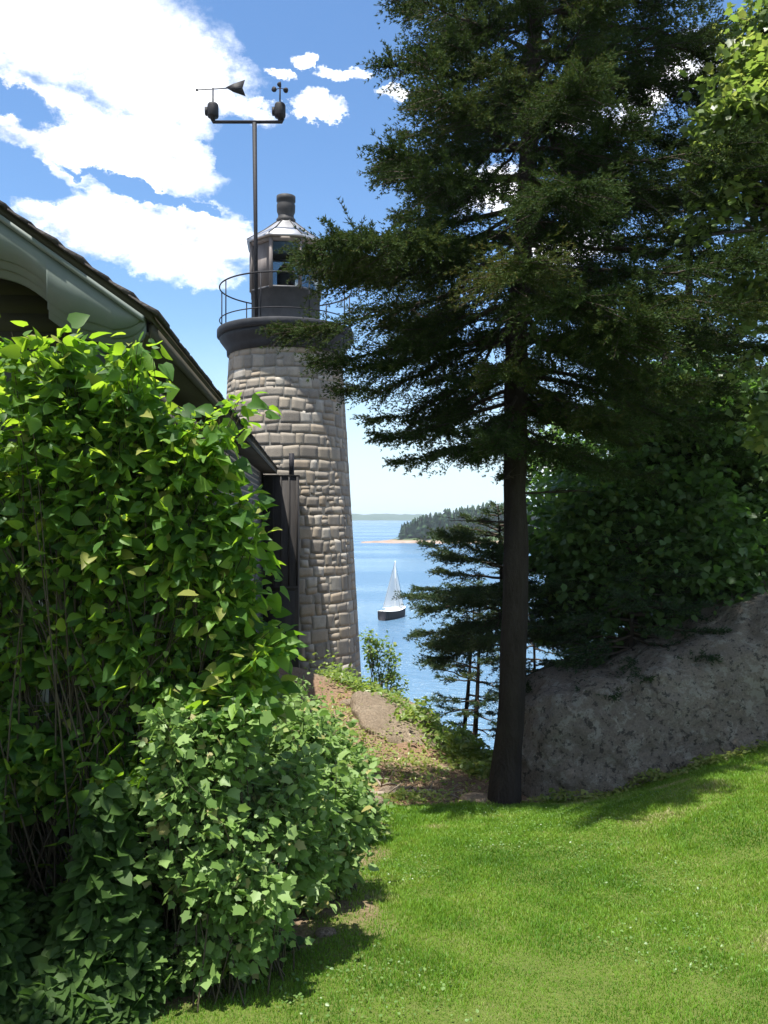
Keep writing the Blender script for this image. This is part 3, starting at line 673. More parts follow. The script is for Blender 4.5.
# ------------------------------------------------------------------ rocks
def rock_mat(name, c1, c2, c3, sc=1.0, lichen=None):
    m, nt, out = new_mat(name)
    n1 = noise(nt, 1.6 * sc, 6, .6, lo=.32, hi=.68); n2 = noise(nt, 9 * sc, 8, .7, lo=.35, hi=.65); n3 = noise(nt, 45 * sc, 4, .7, lo=.35, hi=.65)
    c = mixc(nt, n1, c1, c2); c = mixc(nt, mth(nt, 'MULTIPLY', n2, .55), c, c3); c = mixc(nt, mth(nt, 'MULTIPLY', n3, .45), c, tuple(v * .45 for v in c1))
    if lichen:
        v = noise(nt, 5.5 * sc, 7, .75, lo=.53, hi=.575); c = mixc(nt, mth(nt, 'MULTIPLY', v, .8), c, lichen); v3 = noise(nt, 14, 5, .7, lo=.555, hi=.60); c = mixc(nt, mth(nt, 'MULTIPLY', v3, .75), c, (.05, .05, .045))
        vo = nt.nodes.new('ShaderNodeTexVoronoi'); vo.feature = 'DISTANCE_TO_EDGE'; vo.inputs['Scale'].default_value = .42
        tcx = nt.nodes.new('ShaderNodeTexCoord'); nz = nt.nodes.new('ShaderNodeTexNoise'); nz.inputs['Scale'].default_value = 1.7; nz.inputs['Detail'].default_value = 6; nt.links.new(tcx.outputs['Object'], nz.inputs['Vector'])
        va = nt.nodes.new('ShaderNodeVectorMath'); va.operation = 'MULTIPLY_ADD'; va.inputs[1].default_value = (.9, .9, .9); nt.links.new(nz.outputs['Color'], va.inputs[0]); nt.links.new(tcx.outputs['Object'], va.inputs[2]); nt.links.new(va.outputs[0], vo.inputs['Vector'])
        crk = nt.nodes.new('ShaderNodeMapRange'); crk.inputs[1].default_value = .010; crk.inputs[2].default_value = .0; nt.links.new(vo.outputs['Distance'], crk.inputs[0])
        cm_ = mth(nt, 'MULTIPLY', crk.outputs[0], noise(nt, 1.1, 3, .5, lo=.45, hi=.6)); c = mixc(nt, mth(nt, 'MULTIPLY', cm_, .6), c, (.05, .045, .04)); n3 = mth(nt, 'SUBTRACT', n3, mth(nt, 'MULTIPLY', cm_, 1.6))
        v2 = noise(nt, 2.3 * sc, 6, .7, lo=.60, hi=.70); c = mixc(nt, mth(nt, 'MULTIPLY', v2, .5), c, (.15, .085, .035))
    bsdf(nt, out, c, .92, .15, 0, bump(nt, n3, .7, .02, bump(nt, n2, 1.0, .09))); return m
M['granite'] = rock_mat('granite', (.27, .225, .18), (.40, .345, .28), (.48, .43, .36), 1, (.47, .44, .37))
M['slab'] = rock_mat('weathered slab', (.30, .23, .16), (.40, .32, .23), (.46, .38, .28), .6)

def sphere_grid(nu=120, nv=70):
    th = np.linspace(0, 2 * np.pi, nu, endpoint=False); ph = np.linspace(-np.pi / 2, np.pi / 2, nv)
    T, Ph = np.meshgrid(th, ph); d = np.column_stack([(np.cos(Ph) * np.cos(T)).ravel(), (np.cos(Ph) * np.sin(T)).ravel(), np.sin(Ph).ravel()])
    i = np.arange(nv - 1)[:, None] * nu; j = np.arange(nu)[None]; k = (j + 1) % nu
    return d, np.stack([i + j, i + k, i + nu + k, i + nu + j], -1).reshape(-1, 4)
def superd(d, e):
    r = (np.abs(d) ** e).sum(-1) ** (-1 / e); return d * r[:, None]
def rock(name, c, rad, label, mat, seed, e=2.6, rough=.10, slope=0., parent=None, cat='rock', res=(120, 70), fs=1.3, group=None, yaw=0.):
    d, Q = sphere_grid(*res); v = superd(d, e) * np.array(rad)
    v[:, 2] += slope * v[:, 0] * np.clip(d[:, 2] + .6, 0, 1)
    if yaw: v = np.column_stack([v[:, 0] * math.cos(yaw) - v[:, 1] * math.sin(yaw), v[:, 0] * math.sin(yaw) + v[:, 1] * math.cos(yaw), v[:, 2]])
    s = fbm(v * fs + seed * 3.1, 5, seed, .5); ridge = -np.abs(fbm(v * fs * 1.7 + 9, 3, seed + 4))
    v = v + d * (rough * np.mean(rad) * (s + .5 * ridge))[:, None]
    o = mesh_obj(name, v + np.array(c), Q, mat, None, None, True); o.location = (0, 0, 0)
    me = o.data; me.transform(__import__('mathutils').Matrix.Translation(-Vector(c))); o.location = c
    return tag(o, label, cat, group)

# the boulder: profile of its crest sculpted from the photo at its real depth
d, Q = sphere_grid(320, 180)
v = superd(d, 4.5)
bx0, bx1 = P(521, 0, 9.9)[0], 7.2
cxb, rxb = (bx0 + bx1) / 2, (bx1 - bx0) / 2
yb, ryb = 10.75, 1.35
v = v * np.array([rxb, ryb, 1.0]); xx = v[:, 0] + cxb
crest = np.interp(xx, [P(521, 0, 10)[0], P(532, 0, 10)[0], P(560, 0, 10)[0], P(620, 0, 10)[0], P(660, 0, 10)[0], P(700, 0, 10)[0], P(768, 0, 10)[0], 6.2, 7.2],
                  [P(0, 712, 10)[2], P(0, 692, 10)[2], P(0, 680, 10)[2], P(0, 672, 10)[2], P(0, 650, 10)[2], P(0, 632, 10)[2], P(0, 600, 10)[2], .9, .2])
bot = -2.6
zc = (v[:, 2] + 1) / 2
z = bot + (crest - bot) * zc
yy = yb + v[:, 1]
yy = yy + .30 * np.clip(zc - .35, 0, 1)              # face leans back
V = np.column_stack([xx, yy, z])
s = fbm(V * .9 + 3, 5, 12); cell = np.floor((V[:, 0] * .8 + V[:, 2] * .5 + .5 * vnoise(V * .7, 61)) * 1.3)
step_ = _hash(cell.astype(np.int64), np.floor(V[:, 2] * 1.1 + V[:, 0] * .35 + .4 * vnoise(V * .9, 62)).astype(np.int64), np.zeros(len(V), np.int64), 5)
V = V + d * (.10 * s + .055 * (step_ - .5) + .05 * fbm(V * 2.7, 4, 40) + .022 * fbm(V * 8, 3, 41))[:, None]
gb = gz1(cxb, yb)
c = np.array([cxb, yb, gb]); o = mesh_obj('boulder', V - c, Q, M['granite'], None, None, True); o.location = c
tag(o, 'huge grey granite boulder with lichen at the top of the lawn', 'boulder')

# slab, stones on the bank
def gpt(px, py, Y, dz=0.): p = P(px, py, Y); return (p[0], p[1], gz1(p[0], p[1]) + dz)
rock('rock_slab', gpt(398, 728, 14.0, -.03), (.80, 1.5, .24), 'smooth tan rock slab lying in the sun on the dirt bank', M['slab'], 3, 2.6, .12, -.30, cat='rock slab', res=(70, 40))
for (px, py, Y, s_, lab, sd) in ((347, 705, 15, .12, 'small pale stone below the tower foot', 5), (392, 800, 9.9, .13, 'grey stone beside the dead branches at the lawn edge', 6), (478, 800, 9.6, .17, 'flat grey stone against the spruce trunk', 7),
                             (326, 938, 4.85, .05, 'small white stone in the grass below the bramble', 9), (372, 795, 9.4, .10, 'brown stone just left of the dead branches', 10)):
    rock('small_stone', gpt(px, py, Y, s_ * .15), (s_ * 1.3, s_, s_ * .6), lab, M['slab'], sd, 2.4, .2, 0, cat='stone', res=(28, 16), fs=4, group='loose stones')
# dead branches at the lawn edge
for i, (pa, pb, rr_, lab) in enumerate((((372, 796, 9.75), (432, 798, 9.9), .028, 'long dead branch lying along the far lawn edge'),
                                    ((352, 748, 10.8), (400, 792, 10.1), .022, 'thin dead branch sloping down the dirt bank'),
                                    ((395, 790, 10.2), (470, 798, 9.75), .02, 'dead stick pointing at the spruce trunk'))):
    a_ = np.array(gpt(*pa, .05)); b_ = np.array(gpt(*pb, .05)); t_ = np.linspace(0, 1, 9)[:, None]; r = np.random.default_rng(140 + i)
    pts = a_ + (b_ - a_) * t_ + r.normal(0, .02, (9, 3)); pts[:, 2] = np.maximum(pts[:, 2], gz(pts[:, 0], pts[:, 1]) + rr_ * .6)
    mb = MB(); mb.tube(pts, np.linspace(rr_, rr_ * .4, 9), 7)
    for q in range(5):
        s_ = pts[r.integers(2, 8)]; e_ = s_ + unit(b_ - a_) * r.uniform(.1, .3) + r.normal(0, .10, 3) + [0, 0, .08]; mb.tube(np.array([s_, (s_ + e_) / 2 + .01, e_]), np.array([rr_ * .45, rr_ * .3, .003]), 4)
    o = mb.build('dead_branch', M['dead'], None, True); tag(o, lab, 'branch', 'dead branches on the bank')
# needle and bark litter on the bank
r = np.random.default_rng(150); n = 5000
x = np.concatenate([r.normal(.2, .7, n // 2), r.uniform(-1.6, 1.6, n // 2)]); y = np.concatenate([r.normal(10.3, .6, n // 2), r.uniform(9.4, 15.5, n // 2)])
k = (lawn_mask(x, y) < .4) & (y > 9.2); x, y = x[k], y[k]; n = len(x)
od = ball(n, r); od[:, 2] *= .15
V, Fc, aa = scatter(np.array([(-.5, 0, 0), (.5, 0, 0), (.3, 6, .3), (-.3, 6, .3)], float), np.array([[0, 1, 2, 3]]), np.column_stack([x, y, gz(x, y) + .012]), od, unit(r.normal(0, .25, (n, 3)) + [0, 0, 1]), .012 * r.uniform(.4, 1.3, n), r.random(n))
m, nt, out = new_mat('litter'); c = ramp(nt, attr(nt), [(0, (.12, .07, .04)), (.5, (.26, .17, .10)), (1, (.42, .32, .20))]); bsdf(nt, out, c, .9, .1)
o = mesh_obj('litter', V, Fc, m, None, {'rnd': aa}); tag(o, 'brown needles and bark bits littering the dirt bank', 'litter', kind='stuff')

# ------------------------------------------------------------------ lighthouse tower
TX, TY = (286 - CX) / F * 22, 22.0
zt = lambda py: EYE - (py - HY) / F * 20.7
ZB, ZT = -3.6, zt(346)
RB, RT = 2.07, 1.50
Rz = lambda z: RB + (RT - RB) * (z - ZB) / (ZT - ZB)
tw = thing('lighthouse', (TX, TY, -2.9), 'round stone lighthouse tower with a dark iron gallery and lantern', 'lighthouse')
r = np.random.default_rng(160)
mb = MB(); mb.lathe([(Rz(ZB), ZB), (Rz(ZT), ZT)], 64, (TX, TY), caps=False)
core = mb
SV, SQ, SA, sn = [], [], [], 0
cells = []
z = ZB
while z < ZT - .02:
    h = r.choice([.22, .26, .30, .35, .40]) * r.uniform(.9, 1.12); h = min(h, ZT - z)
    if ZT - (z + h) < .14: h = ZT - z
    th = r.uniform(0, 1); end = th + 2 * np.pi; R0 = Rz(z + h / 2)
    while th < end - 1e-6:
        w = r.uniform(.22, .52) / R0
        if end - th - w < .18 / R0: w = end - th
        u_ = r.random()
        if h > .30 and u_ < .26:
            q = r.uniform(.36, .64); cells += [(th, th + w, z, z + h * q), (th, th + w, z + h * q, z + h)]
        elif h > .26 and u_ < .50 and w * R0 > .34:
            q = r.uniform(.4, .6); a1 = th + w * r.uniform(.35, .65); cells += [(th, a1, z, z + h), (a1, th + w, z, z + h * q), (a1, th + w, z + h * q, z + h)]
        else: cells.append((th, th + w, z, z + h))
        th += w
    z += h
for (ta, tb_, za, zb_) in cells:
    R0 = Rz((za + zb_) / 2); w = tb_ - ta; h = zb_ - za; g_ = .007
    nu = max(2, int(w * R0 / .08)); tv = np.linspace(0, 1, max(3, int(h / .07) + 1)); u = np.linspace(0, 1, nu + 1)
    u = np.concatenate([[0], u, [1]]); vv = np.concatenate([[0], tv, [1]])
    U, Vv = np.meshgrid(u, vv); edge = np.zeros_like(U, bool); edge[0] = edge[-1] = True; edge[:, 0] = edge[:, -1] = True
    thg = ta + g_ / R0 + U * (w - 2 * g_ / R0); zg = za + g_ + Vv * (h - 2 * g_)
    arc = thg * R0
    # rounded-off, uneven corners and wandering joints
    cr = np.abs(U - .5) * np.abs(Vv - .5) * 4; cx_ = r.normal(0, .016, (2, 2)); cz_ = r.normal(0, .016, (2, 2))
    bl = lambda c: c[0, 0] * (1 - U) * (1 - Vv) + c[0, 1] * U * (1 - Vv) + c[1, 0] * (1 - U) * Vv + c[1, 1] * U * Vv
    thg = thg + (bl(cx_) - (U - .5) * .008 * cr ** 6) / R0; zg = zg + bl(cz_) - (Vv - .5) * .008 * cr ** 6
    cyc = np.column_stack([np.cos(thg).ravel() * R0 * 1.4, np.sin(thg).ravel() * R0 * 1.4, zg.ravel() * 1.6])
    zg = np.clip(zg + .022 * vnoise(cyc, 51).reshape(U.shape), ZB, ZT)
    tilt = r.normal(0, .004); o_ = r.uniform(.001, .006)
    fine = np.column_stack([np.cos(thg).ravel() * R0 * 8, np.sin(thg).ravel() * R0 * 8, zg.ravel() * 8])
    rad = Rz(zg) + np.where(edge, -.007, o_ + tilt * (U - .5) + .0025 * vnoise(fine, 3).reshape(U.shape))
    Vt = np.column_stack([(TX + rad * np.cos(thg)).ravel(), (TY + rad * np.sin(thg)).ravel(), zg.ravel()])
    mU, mV = U.shape[1], U.shape[0]; i = np.arange(mV - 1)[:, None] * mU; j = np.arange(mU - 1)[None]
    SQ.append(np.stack([i + j, i + j + 1, i + mU + j + 1, i + mU + j], -1).reshape(-1, 4) + sn); SV.append(Vt); SA.append(np.full(len(Vt), r.random())); sn += len(Vt)
m, nt, out = new_mat('mortar'); n_ = noise(nt, 14, 5, .6); c = mixc(nt, n_, (.17, .16, .14), (.25, .235, .205)); bsdf(nt, out, c, .95, .1, 0, bump(nt, n_, .4, .02))
core.build('mortar_core', m, tw, True)
m, nt, out = new_mat('tower stone')
a_ = attr(nt); c = ramp(nt, a_, [(0, (.14, .125, .105)), (.2, (.21, .185, .15)), (.45, (.27, .24, .195)), (.65, (.34, .29, .22)), (.8, (.30, .235, .16)), (.9, (.38, .345, .285)), (1, (.44, .41, .355))])
n1 = noise(nt, 7, 6, .65, lo=.3, hi=.7); n2 = noise(nt, 40, 4, .7, lo=.3, hi=.7); n3 = noise(nt, 1.5, 6, .65, sc3=(1, 1, .22), lo=.45, hi=.68)
c = mixc(nt, mth(nt, 'MULTIPLY', n1, .45), c, (.14, .12, .10)); c = mixc(nt, mth(nt, 'MULTIPLY', n2, .3), c, (.42, .38, .33))
c = mixc(nt, mth(nt, 'MULTIPLY', n3, .40), c, (.10, .09, .075))
bsdf(nt, out, c, .9, .15, 0, bump(nt, n2, .35, .006, bump(nt, n1, .12, .01)))
mesh_obj('stone_wall', np.vstack(SV), np.vstack(SQ), m, tw, {'rnd': np.concatenate(SA)})
# gallery: corbelled cornice and deck
zd = zt(321); RG = 1.80
mb = MB(); mb.lathe([(RT - .02, ZT - .06), (RT + .06, ZT - .05), (RT + .07, ZT + .10), (RT + .16, ZT + .22), (RG - .05, ZT + .34), (RG - .05, ZT + .42)], 64, (TX, TY)); mb.build('cornice', M['gallery'], tw, False)
mb = MB(); mb.lathe([(RG - .02, ZT + .425), (RG + .02, ZT + .44), (RG + .02, zd - .03), (RG, zd)], 64, (TX, TY)); deck = mb.build('gallery_deck', M['gallery'], tw)
# railing
mb = MB(); RR = RG - .05
th = np.linspace(0, 2 * np.pi, 73); ring = lambda z_: np.column_stack([TX + RR * np.cos(th), TY + RR * np.sin(th), th * 0 + z_])
hr = 1.12
for z_, rr_ in ((zd + hr, .020), (zd + .24, .015)): mb.tube(ring(z_), rr_, 6, cap=False)
rail = mb.build('railing', M['iron'], tw)
for k in range(9):
    a_ = k / 9 * 2 * np.pi + .28; mb = MB(); mb.tube([(TX + RR * math.cos(a_), TY + RR * math.sin(a_), zd - .02), (TX + RR * math.cos(a_), TY + RR * math.sin(a_), zd + hr)], .017, 6)
    mb.build('railing_post', M['iron'], rail)
# lantern room: octagon with solid lower wall, framed panes
RL = .97; z1, z2 = zd + .95, zt(230) - .02; rot = R(22.5 + 6)
mb = MB(); mb.lathe([(RL, zd), (RL, z1), (RL + .03, z1 + .01), (RL + .03, z1 + .06), (RL - .06, z1 + .06)], 8, (TX, TY), rot=rot, caps=False); mb.build('lantern_wall', M['lantern_dark'], tw)
fr = MB(); ang = [rot + k * math.pi / 4 for k in range(8)]; cor = [np.array([TX + RL * math.cos(a_), TY + RL * math.sin(a_)]) for a_ in ang]
for p_ in cor: fr.tube([(p_[0], p_[1], z1), (p_[0], p_[1], z2)], .055, 6)
fr.lathe([(RL - .08, z2 - .12), (RL + .02, z2 - .12), (RL + .05, z2), (RL - .08, z2)], 8, (TX, TY), rot=rot, caps=False)
frame = fr.build('lantern_frame', M['lantern'], tw)
mg, nt, out = new_mat('lantern glass'); p = bsdf(nt, out, (.38, .42, .44), .05, .4); p.inputs['Transmission Weight'].default_value = 1.0; p.inputs['IOR'].default_value = 1.02
for k in range(8):
    a_, b_ = cor[k], cor[(k + 1) % 8]; solid = k in (2, 3, 4)
    cc = np.array([TX, TY]); ia, ib = cc + (a_ - cc) * .985, cc + (b_ - cc) * .985; ja, jb = cc + (a_ - cc) * .975, cc + (b_ - cc) * .975
    V = [(*ia, z1 + .05), (*ib, z1 + .05), (*ib, z2 - .1), (*ia, z2 - .1), (*ja, z1 + .05), (*jb, z1 + .05), (*jb, z2 - .1), (*ja, z2 - .1)]
    mb = MB(); mb.add(V, [[0, 1, 2, 3], [5, 4, 7, 6], [0, 4, 5, 1], [1, 5, 6, 2], [2, 6, 7, 3], [3, 7, 4, 0]])
    mb.build('lantern_panel' if solid else 'lantern_pane', M['lantern'] if solid else mg, tw)
# shaded light and pedestal inside
mb = MB(); mb.lathe([(.16, zd), (.16, z1 - .1), (.30, z1 - .05), (.30, z1), (.22, z1 + .02), (.22, z1 + .7), (.10, z1 + .85), (.04, z1 + .9)], 20, (TX, TY)); mb.build('lens_lamp', M['lantern_dark'], tw, True)
mb = MB(); ze = z2; mb.lathe([(RL - .05, ze), (RL + .13, ze - .02), (RL + .13, ze + .04), (.62, ze + .36), (.27, ze + .64), (.24, ze + .67)], 8, (TX, TY), rot=rot); roof = mb.build('lantern_roof', M['zinc'], tw)
mb = MB()
for a_ in ang: mb.tube([(TX + (RL + .13) * math.cos(a_), TY + (RL + .13) * math.sin(a_), ze + .045), (TX + .62 * math.cos(a_), TY + .62 * math.sin(a_), ze + .365), (TX + .25 * math.cos(a_), TY + .25 * math.sin(a_), ze + .665)], .016, 5)
mb.build('roof_seams', M['zinc_dark'], roof)
zv = ze + .62; mb = MB(); mb.lathe([(.25, zv), (.26, zv + .12), (.215, zv + .17), (.21, zv + .25), (.245, zv + .34), (.25, zv + .50), (.22, zv + .58), (.255, zv + .61), (.255, zv + .74), (.23, zv + .75)], 24, (TX, TY)); mb.build('vent', M['zinc_dark'], tw, False)

# weather mast standing on the gallery
mx, my = (256.5 - CX) / F * 20.85, 20.85
zp = lambda py: EYE - (py - HY) / F * my
xp = lambda px: (px - CX) / F * my
wm = thing('weather_mast', (mx, my, zd), 'dark weather mast with wind vane and cup anemometer on the tower gallery', 'weather mast')
mb = MB(); mb.tube([(mx, my, zd), (mx - .02, my, zp(240)), (mx - .05, my, zp(123))], [.045, .05, .06], 10); mb.build('pole', M['iron'], wm, True)
mb = MB(); zc_ = zp(122); mb.tube([(xp(212), my, zc_ + .08), (xp(213), my, zc_), (xp(282), my, zc_), (xp(283), my, zc_ + .08)], .043, 8); mb.build('crossarm', M['iron'], wm)
def sensor(px, kind):
    x = xp(px); zb = zc_ + .04
    mb = MB(); mb.lathe([(.055, zb), (.055, zb + .06), (.13, zb + .08), (.145, zb + .12), (.14, zb + .38), (.12, zb + .42), (.04, zb + .44)], 16, (x, my)); mb.box((x - .20, my - .06, zb + .14), (x - .13, my + .06, zb + .32))
    return mb, x, zb + .42
mb, x, zt_ = sensor(213, 'v'); h = mb.build('vane_housing', M['iron'], wm)
mb = MB(); za = zp(89); mb.tube([(x, my, zt_ - .02), (x, my, za + .03)], .02, 6); mb.build('vane_stem', M['iron'], h)
mb = MB(); mb.tube([(x - .42, my + .05, za), (x + .55, my - .06, za)], .013, 6); mb.lathe([(.02, za - .03), (.035, za), (.02, za + .03)], 8, (x - .42, my + .05))
tail = [(x + .34, za + .01), (x + .52, za + .10), (x + .82, za + .20), (x + .76, za), (x + .84, za - .21), (x + .52, za - .10)]
def fin(y): return [(a_, y, b_) for a_, b_ in tail]
yv = my - .055
mb.add(fin(yv - .012) + fin(yv + .012), [[k_, (k_ + 1) % 6, 6 + (k_ + 1) % 6, 6 + k_] for k_ in range(6)], [[0, 5, 1], [1, 5, 3], [1, 3, 2], [3, 5, 4], [6, 7, 11], [7, 9, 11], [7, 8, 9], [9, 10, 11]])
mb.build('wind_vane', M['iron'], wm)
mb, x, zt_ = sensor(280, 'a'); h = mb.build('anemometer_housing', M['iron'], wm)
mb = MB(); zu = zp(88); mb.tube([(x, my, zt_ - .02), (x, my, zu + .03)], .022, 6)
for k in range(3):
    a_ = k * 2.094 + .5; cx_, cy_ = x + .17 * math.cos(a_), my + .17 * math.sin(a_)
    mb.tube([(x, my, zu), (cx_, cy_, zu)], .010, 5)
    dx_, dy_ = -math.sin(a_), math.cos(a_); s_ = np.linspace(0, 1, 6)
    pts = np.array([(cx_ + dx_ * (q - .5) * .10, cy_ + dy_ * (q - .5) * .10, zu) for q in s_]); mb.tube(pts, .068 * np.sqrt(np.clip(1 - (1 - s_) ** 2, .02, 1)), 10)
mb.build('cups', M['iron'], wm)

# ------------------------------------------------------------------ house
Y1 = 4.4; X1 = (152 - CX) / F * Y1; ZE = EYE + 212 / F * Y1; YAW = math.atan(.085)
ca, sa = math.cos(YAW), math.sin(YAW)
def H(V):
    V = np.asarray(V, float); return np.column_stack([X1 + V[:, 0] * ca - V[:, 1] * sa, Y1 + V[:, 0] * sa + V[:, 1] * ca, V[:, 2]])
SL = .70; HW = 3.3; LEN = 15.0; ZG = -3.4
hs_ = thing('house', (X1, Y1, -.9), 'grey green trimmed keeper\'s house with scalloped bargeboards behind the lilac', 'house')
def clap(name, dark, light, period=.11):
    m, nt, out = new_mat(name)
    tc = nt.nodes.new('ShaderNodeTexCoord'); sp = nt.nodes.new('ShaderNodeSeparateXYZ'); nt.links.new(tc.outputs['Object'], sp.inputs[0])
    n1 = noise(nt, 3, 5, .6, sc3=(1, 1, 5)); c = mixc(nt, n1, dark, light)
    bsdf(nt, out, c, .75, .25, 0, bump(nt, n1, .2, .01)); return m
M['wall'] = clap('weathered clapboard', (.05, .05, .046), (.09, .09, .083))
M['gable'] = clap('dark gable boards', (.04, .038, .025), (.07, .065, .045))
M['trim'] = plain('grey green trim', (.092, .118, .102), (.122, .148, .13), 3, .5, .4, bs=.08)
M['soffit'] = plain('olive brown soffit', (.045, .042, .032), (.075, .07, .055), 4, .8, .2, sc3=(1, .2, 1))
M['shingle'] = plain('roof shingle', (.03, .027, .026), (.07, .062, .058), 14, .9, .2, bs=.6, bd=.02)
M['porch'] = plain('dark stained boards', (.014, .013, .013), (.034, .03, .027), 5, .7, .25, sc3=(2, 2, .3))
# walls: overlapping clapboards as real lapped boards
def lapped(name, mat, x0, y0, x1, y1, zfun, zb, ov=.005, per=.105):
    """boards on a wall from local (x0,y0) to (x1,y1), outward normal on the right hand side"""
    mb = MB(); L = math.hypot(x1 - x0, y1 - y0); ux, uy = (x1 - x0) / L, (y1 - y0) / L; nx_, ny_ = uy, -ux
    z_ = zb; k = 0
    while True:
        s0, s1 = zfun(z_ + per)
        if s1 - s0 < .1: break
        q = lambda s, o, zz: (x0 + ux * s + nx_ * o, y0 + uy * s + ny_ * o, zz)
        V = [q(s0, .0, z_), q(s1, .0, z_), q(s1, 0, z_ + per), q(s0, 0, z_ + per), q(s0, ov + .004, z_), q(s1, ov + .004, z_), q(s1, .004, z_ + per), q(s0, .004, z_ + per)]
        mb.add(H(V), [[0, 3, 2, 1], [4, 5, 6, 7], [0, 1, 5, 4], [1, 2, 6, 5], [2, 3, 7, 6], [3, 0, 4, 7]], a=(k * 37 % 11) / 11); z_ += per; k += 1
    return mb.build(name, mat, hs_)
WX, WY, WL = -.34, .42, LEN - .45       # wall setbacks
ztop = ZE - .16
# solid wall core so no light leaks
mb = MB(); mb.box((-2 * HW - WX, WY + .02, ZG), (WX - .02, WL - .02, ztop + .1), M=H); mb.build('wall_core', M['gable'], hs_)
Wg = 2 * HW + 2 * WX
lapped('gable_wall', M['wall'], -2 * HW - WX, WY, WX, WY, lambda zz: (0, Wg) if zz < ztop else (0, 0), -1.0)
lapped('gable_peak', M['gable'], -2 * HW - WX, WY, WX, WY, lambda zz: (max(0, (zz - ZE + .055) / SL + WX), Wg - max(0, (zz - ZE + .055) / SL + WX)), ztop - .02)
lapped('side_wall', M['wall'], WX, WY, WX, WL, lambda zz: (0, WL - WY) if zz < ztop + .1 else (0, 0), -2.8)
mb = MB(); mb.box((WX - .06, WY - .035, -1.1), (WX + .035, WY + .06, ztop), M=H); mb.build('corner_board', M['trim'], hs_)
mb = MB(); mb.box((WX - .06, WL - .06, -3.), (WX + .035, WL + .035, ztop), M=H); mb.build('corner_board', M['trim'], hs_)
# roof slabs, right and left slopes
mb = MB()
def slab(xa, za, xb, zb_, t0, t1, y0, y1):
    V = [(xa, y0, za - t1), (xb, y0, zb_ - t1), (xb, y1, zb_ - t1), (xa, y1, za - t1), (xa, y0, za - t0), (xb, y0, zb_ - t0), (xb, y1, zb_ - t0), (xa, y1, za - t0)]
    return V
QB = [[0, 3, 2, 1], [4, 5, 6, 7], [0, 1, 5, 4], [1, 2, 6, 5], [2, 3, 7, 6], [3, 0, 4, 7]]
mb.add(H(slab(0, ZE, -HW, ZE + SL * HW, .055, .10, 0, LEN)), QB); mb.add(H(slab(-2 * HW, ZE, -HW - .001, ZE + SL * HW, .055, .10, 0, LEN)), QB)
roof = mb.build('roof', M['soffit'], hs_)
# shingle courses: real tabs with slightly ragged butt edges
mb = MB(); r = np.random.default_rng(170); ncr = 26; sl_len = HW + .03
for side in (0, 1):
    for k in range(ncr):
        xa, xb = .03 - k * sl_len / ncr, .03 - (k + 1.15) * sl_len / ncr
        xb = max(xb, -HW)
        y_ = -.025 - r.random() * .0
        while y_ < LEN:
            w_ = r.uniform(.16, .34) if k < 5 or y_ < 1 else 1.2
            y2 = min(y_ + w_, LEN + .02); o_ = r.uniform(.0, .014); e_ = r.uniform(-.012, .012) - (.02 if False else 0)
            f_ = lambda x_: x_ if side == 0 else -2 * HW - x_
            if y_ < 0: yy0 = y_ - r.uniform(0, .02)
            else: yy0 = y_ + .004
            za, zb_ = ZE - SL * (xa + e_), ZE - SL * xb
            V = [(f_(xa + e_), yy0, za - .052), (f_(xb), yy0, zb_ - .054), (f_(xb), y2, zb_ - .054), (f_(xa + e_), y2, za - .052),
                 (f_(xa + e_), yy0, za - .030 + o_), (f_(xb), yy0, zb_ - .045), (f_(xb), y2, zb_ - .045), (f_(xa + e_), y2, za - .030 + o_)]
            mb.add(H(V), QB, a=r.random()); y_ = y2
mb.build('shingles', M['shingle'], roof)
# eave fascia and gutter-like moulding along the long side
mb = MB(); mb.box((-.03, .065, ZE - .17), (-.006, LEN - .01, ZE - .095), M=H); mb.box((-.33, .05, ZE - .165), (-.031, LEN - .02, ZE - .145), M=H); mb.build('eave_fascia', M['soffit'], hs_)
# bargeboard in stacked scalloped layers (both rakes)
def scallop(s):
    q = (s - .087) / .46; f_ = q - np.floor(q)
    return .385 + .085 * (f_ ** 1.0) * (.55 + .45 * np.sin(f_ * np.pi / 2)) - .018 * np.sin(f_ * 2 * np.pi)
for side in (0, 1):
    bg = MB()
    s = np.unique(np.concatenate([np.linspace(.04, HW, 340), [.46 * k + .087 - 1e-4 for k in range(0, 7)], [.46 * k + .087 + 1e-4 for k in range(0, 7)]]))
    for (off, proud0, proud1) in ((.0, .030, .060), (.045, .010, .029), (.09, -.008, .009)):
        dep = scallop(s) - off
        dep = np.minimum(dep, .12 + np.sqrt(np.clip(s - .03, 0, None)) * .62 - off)
        x_ = -s if side == 0 else -2 * HW + s
        top = np.column_stack([x_, ZE + SL * s - .102 - .001 * off]); bot_ = np.column_stack([x_, ZE + SL * s - np.maximum(dep, .13)])
        bg.strip(top, bot_, proud0, proud1, M=H)
    x_ = -s if side == 0 else -2 * HW + s
    bg.strip(np.column_stack([x_, ZE + SL * s - .101]), np.column_stack([x_, ZE + SL * s - .135]), -.022, -.009, M=H)
    bg.build('bargeboard', M['trim'], hs_)
mb = MB(); mb.box((-.12, .0, ZE - .38), (-.01, .07, ZE - .10), M=H)
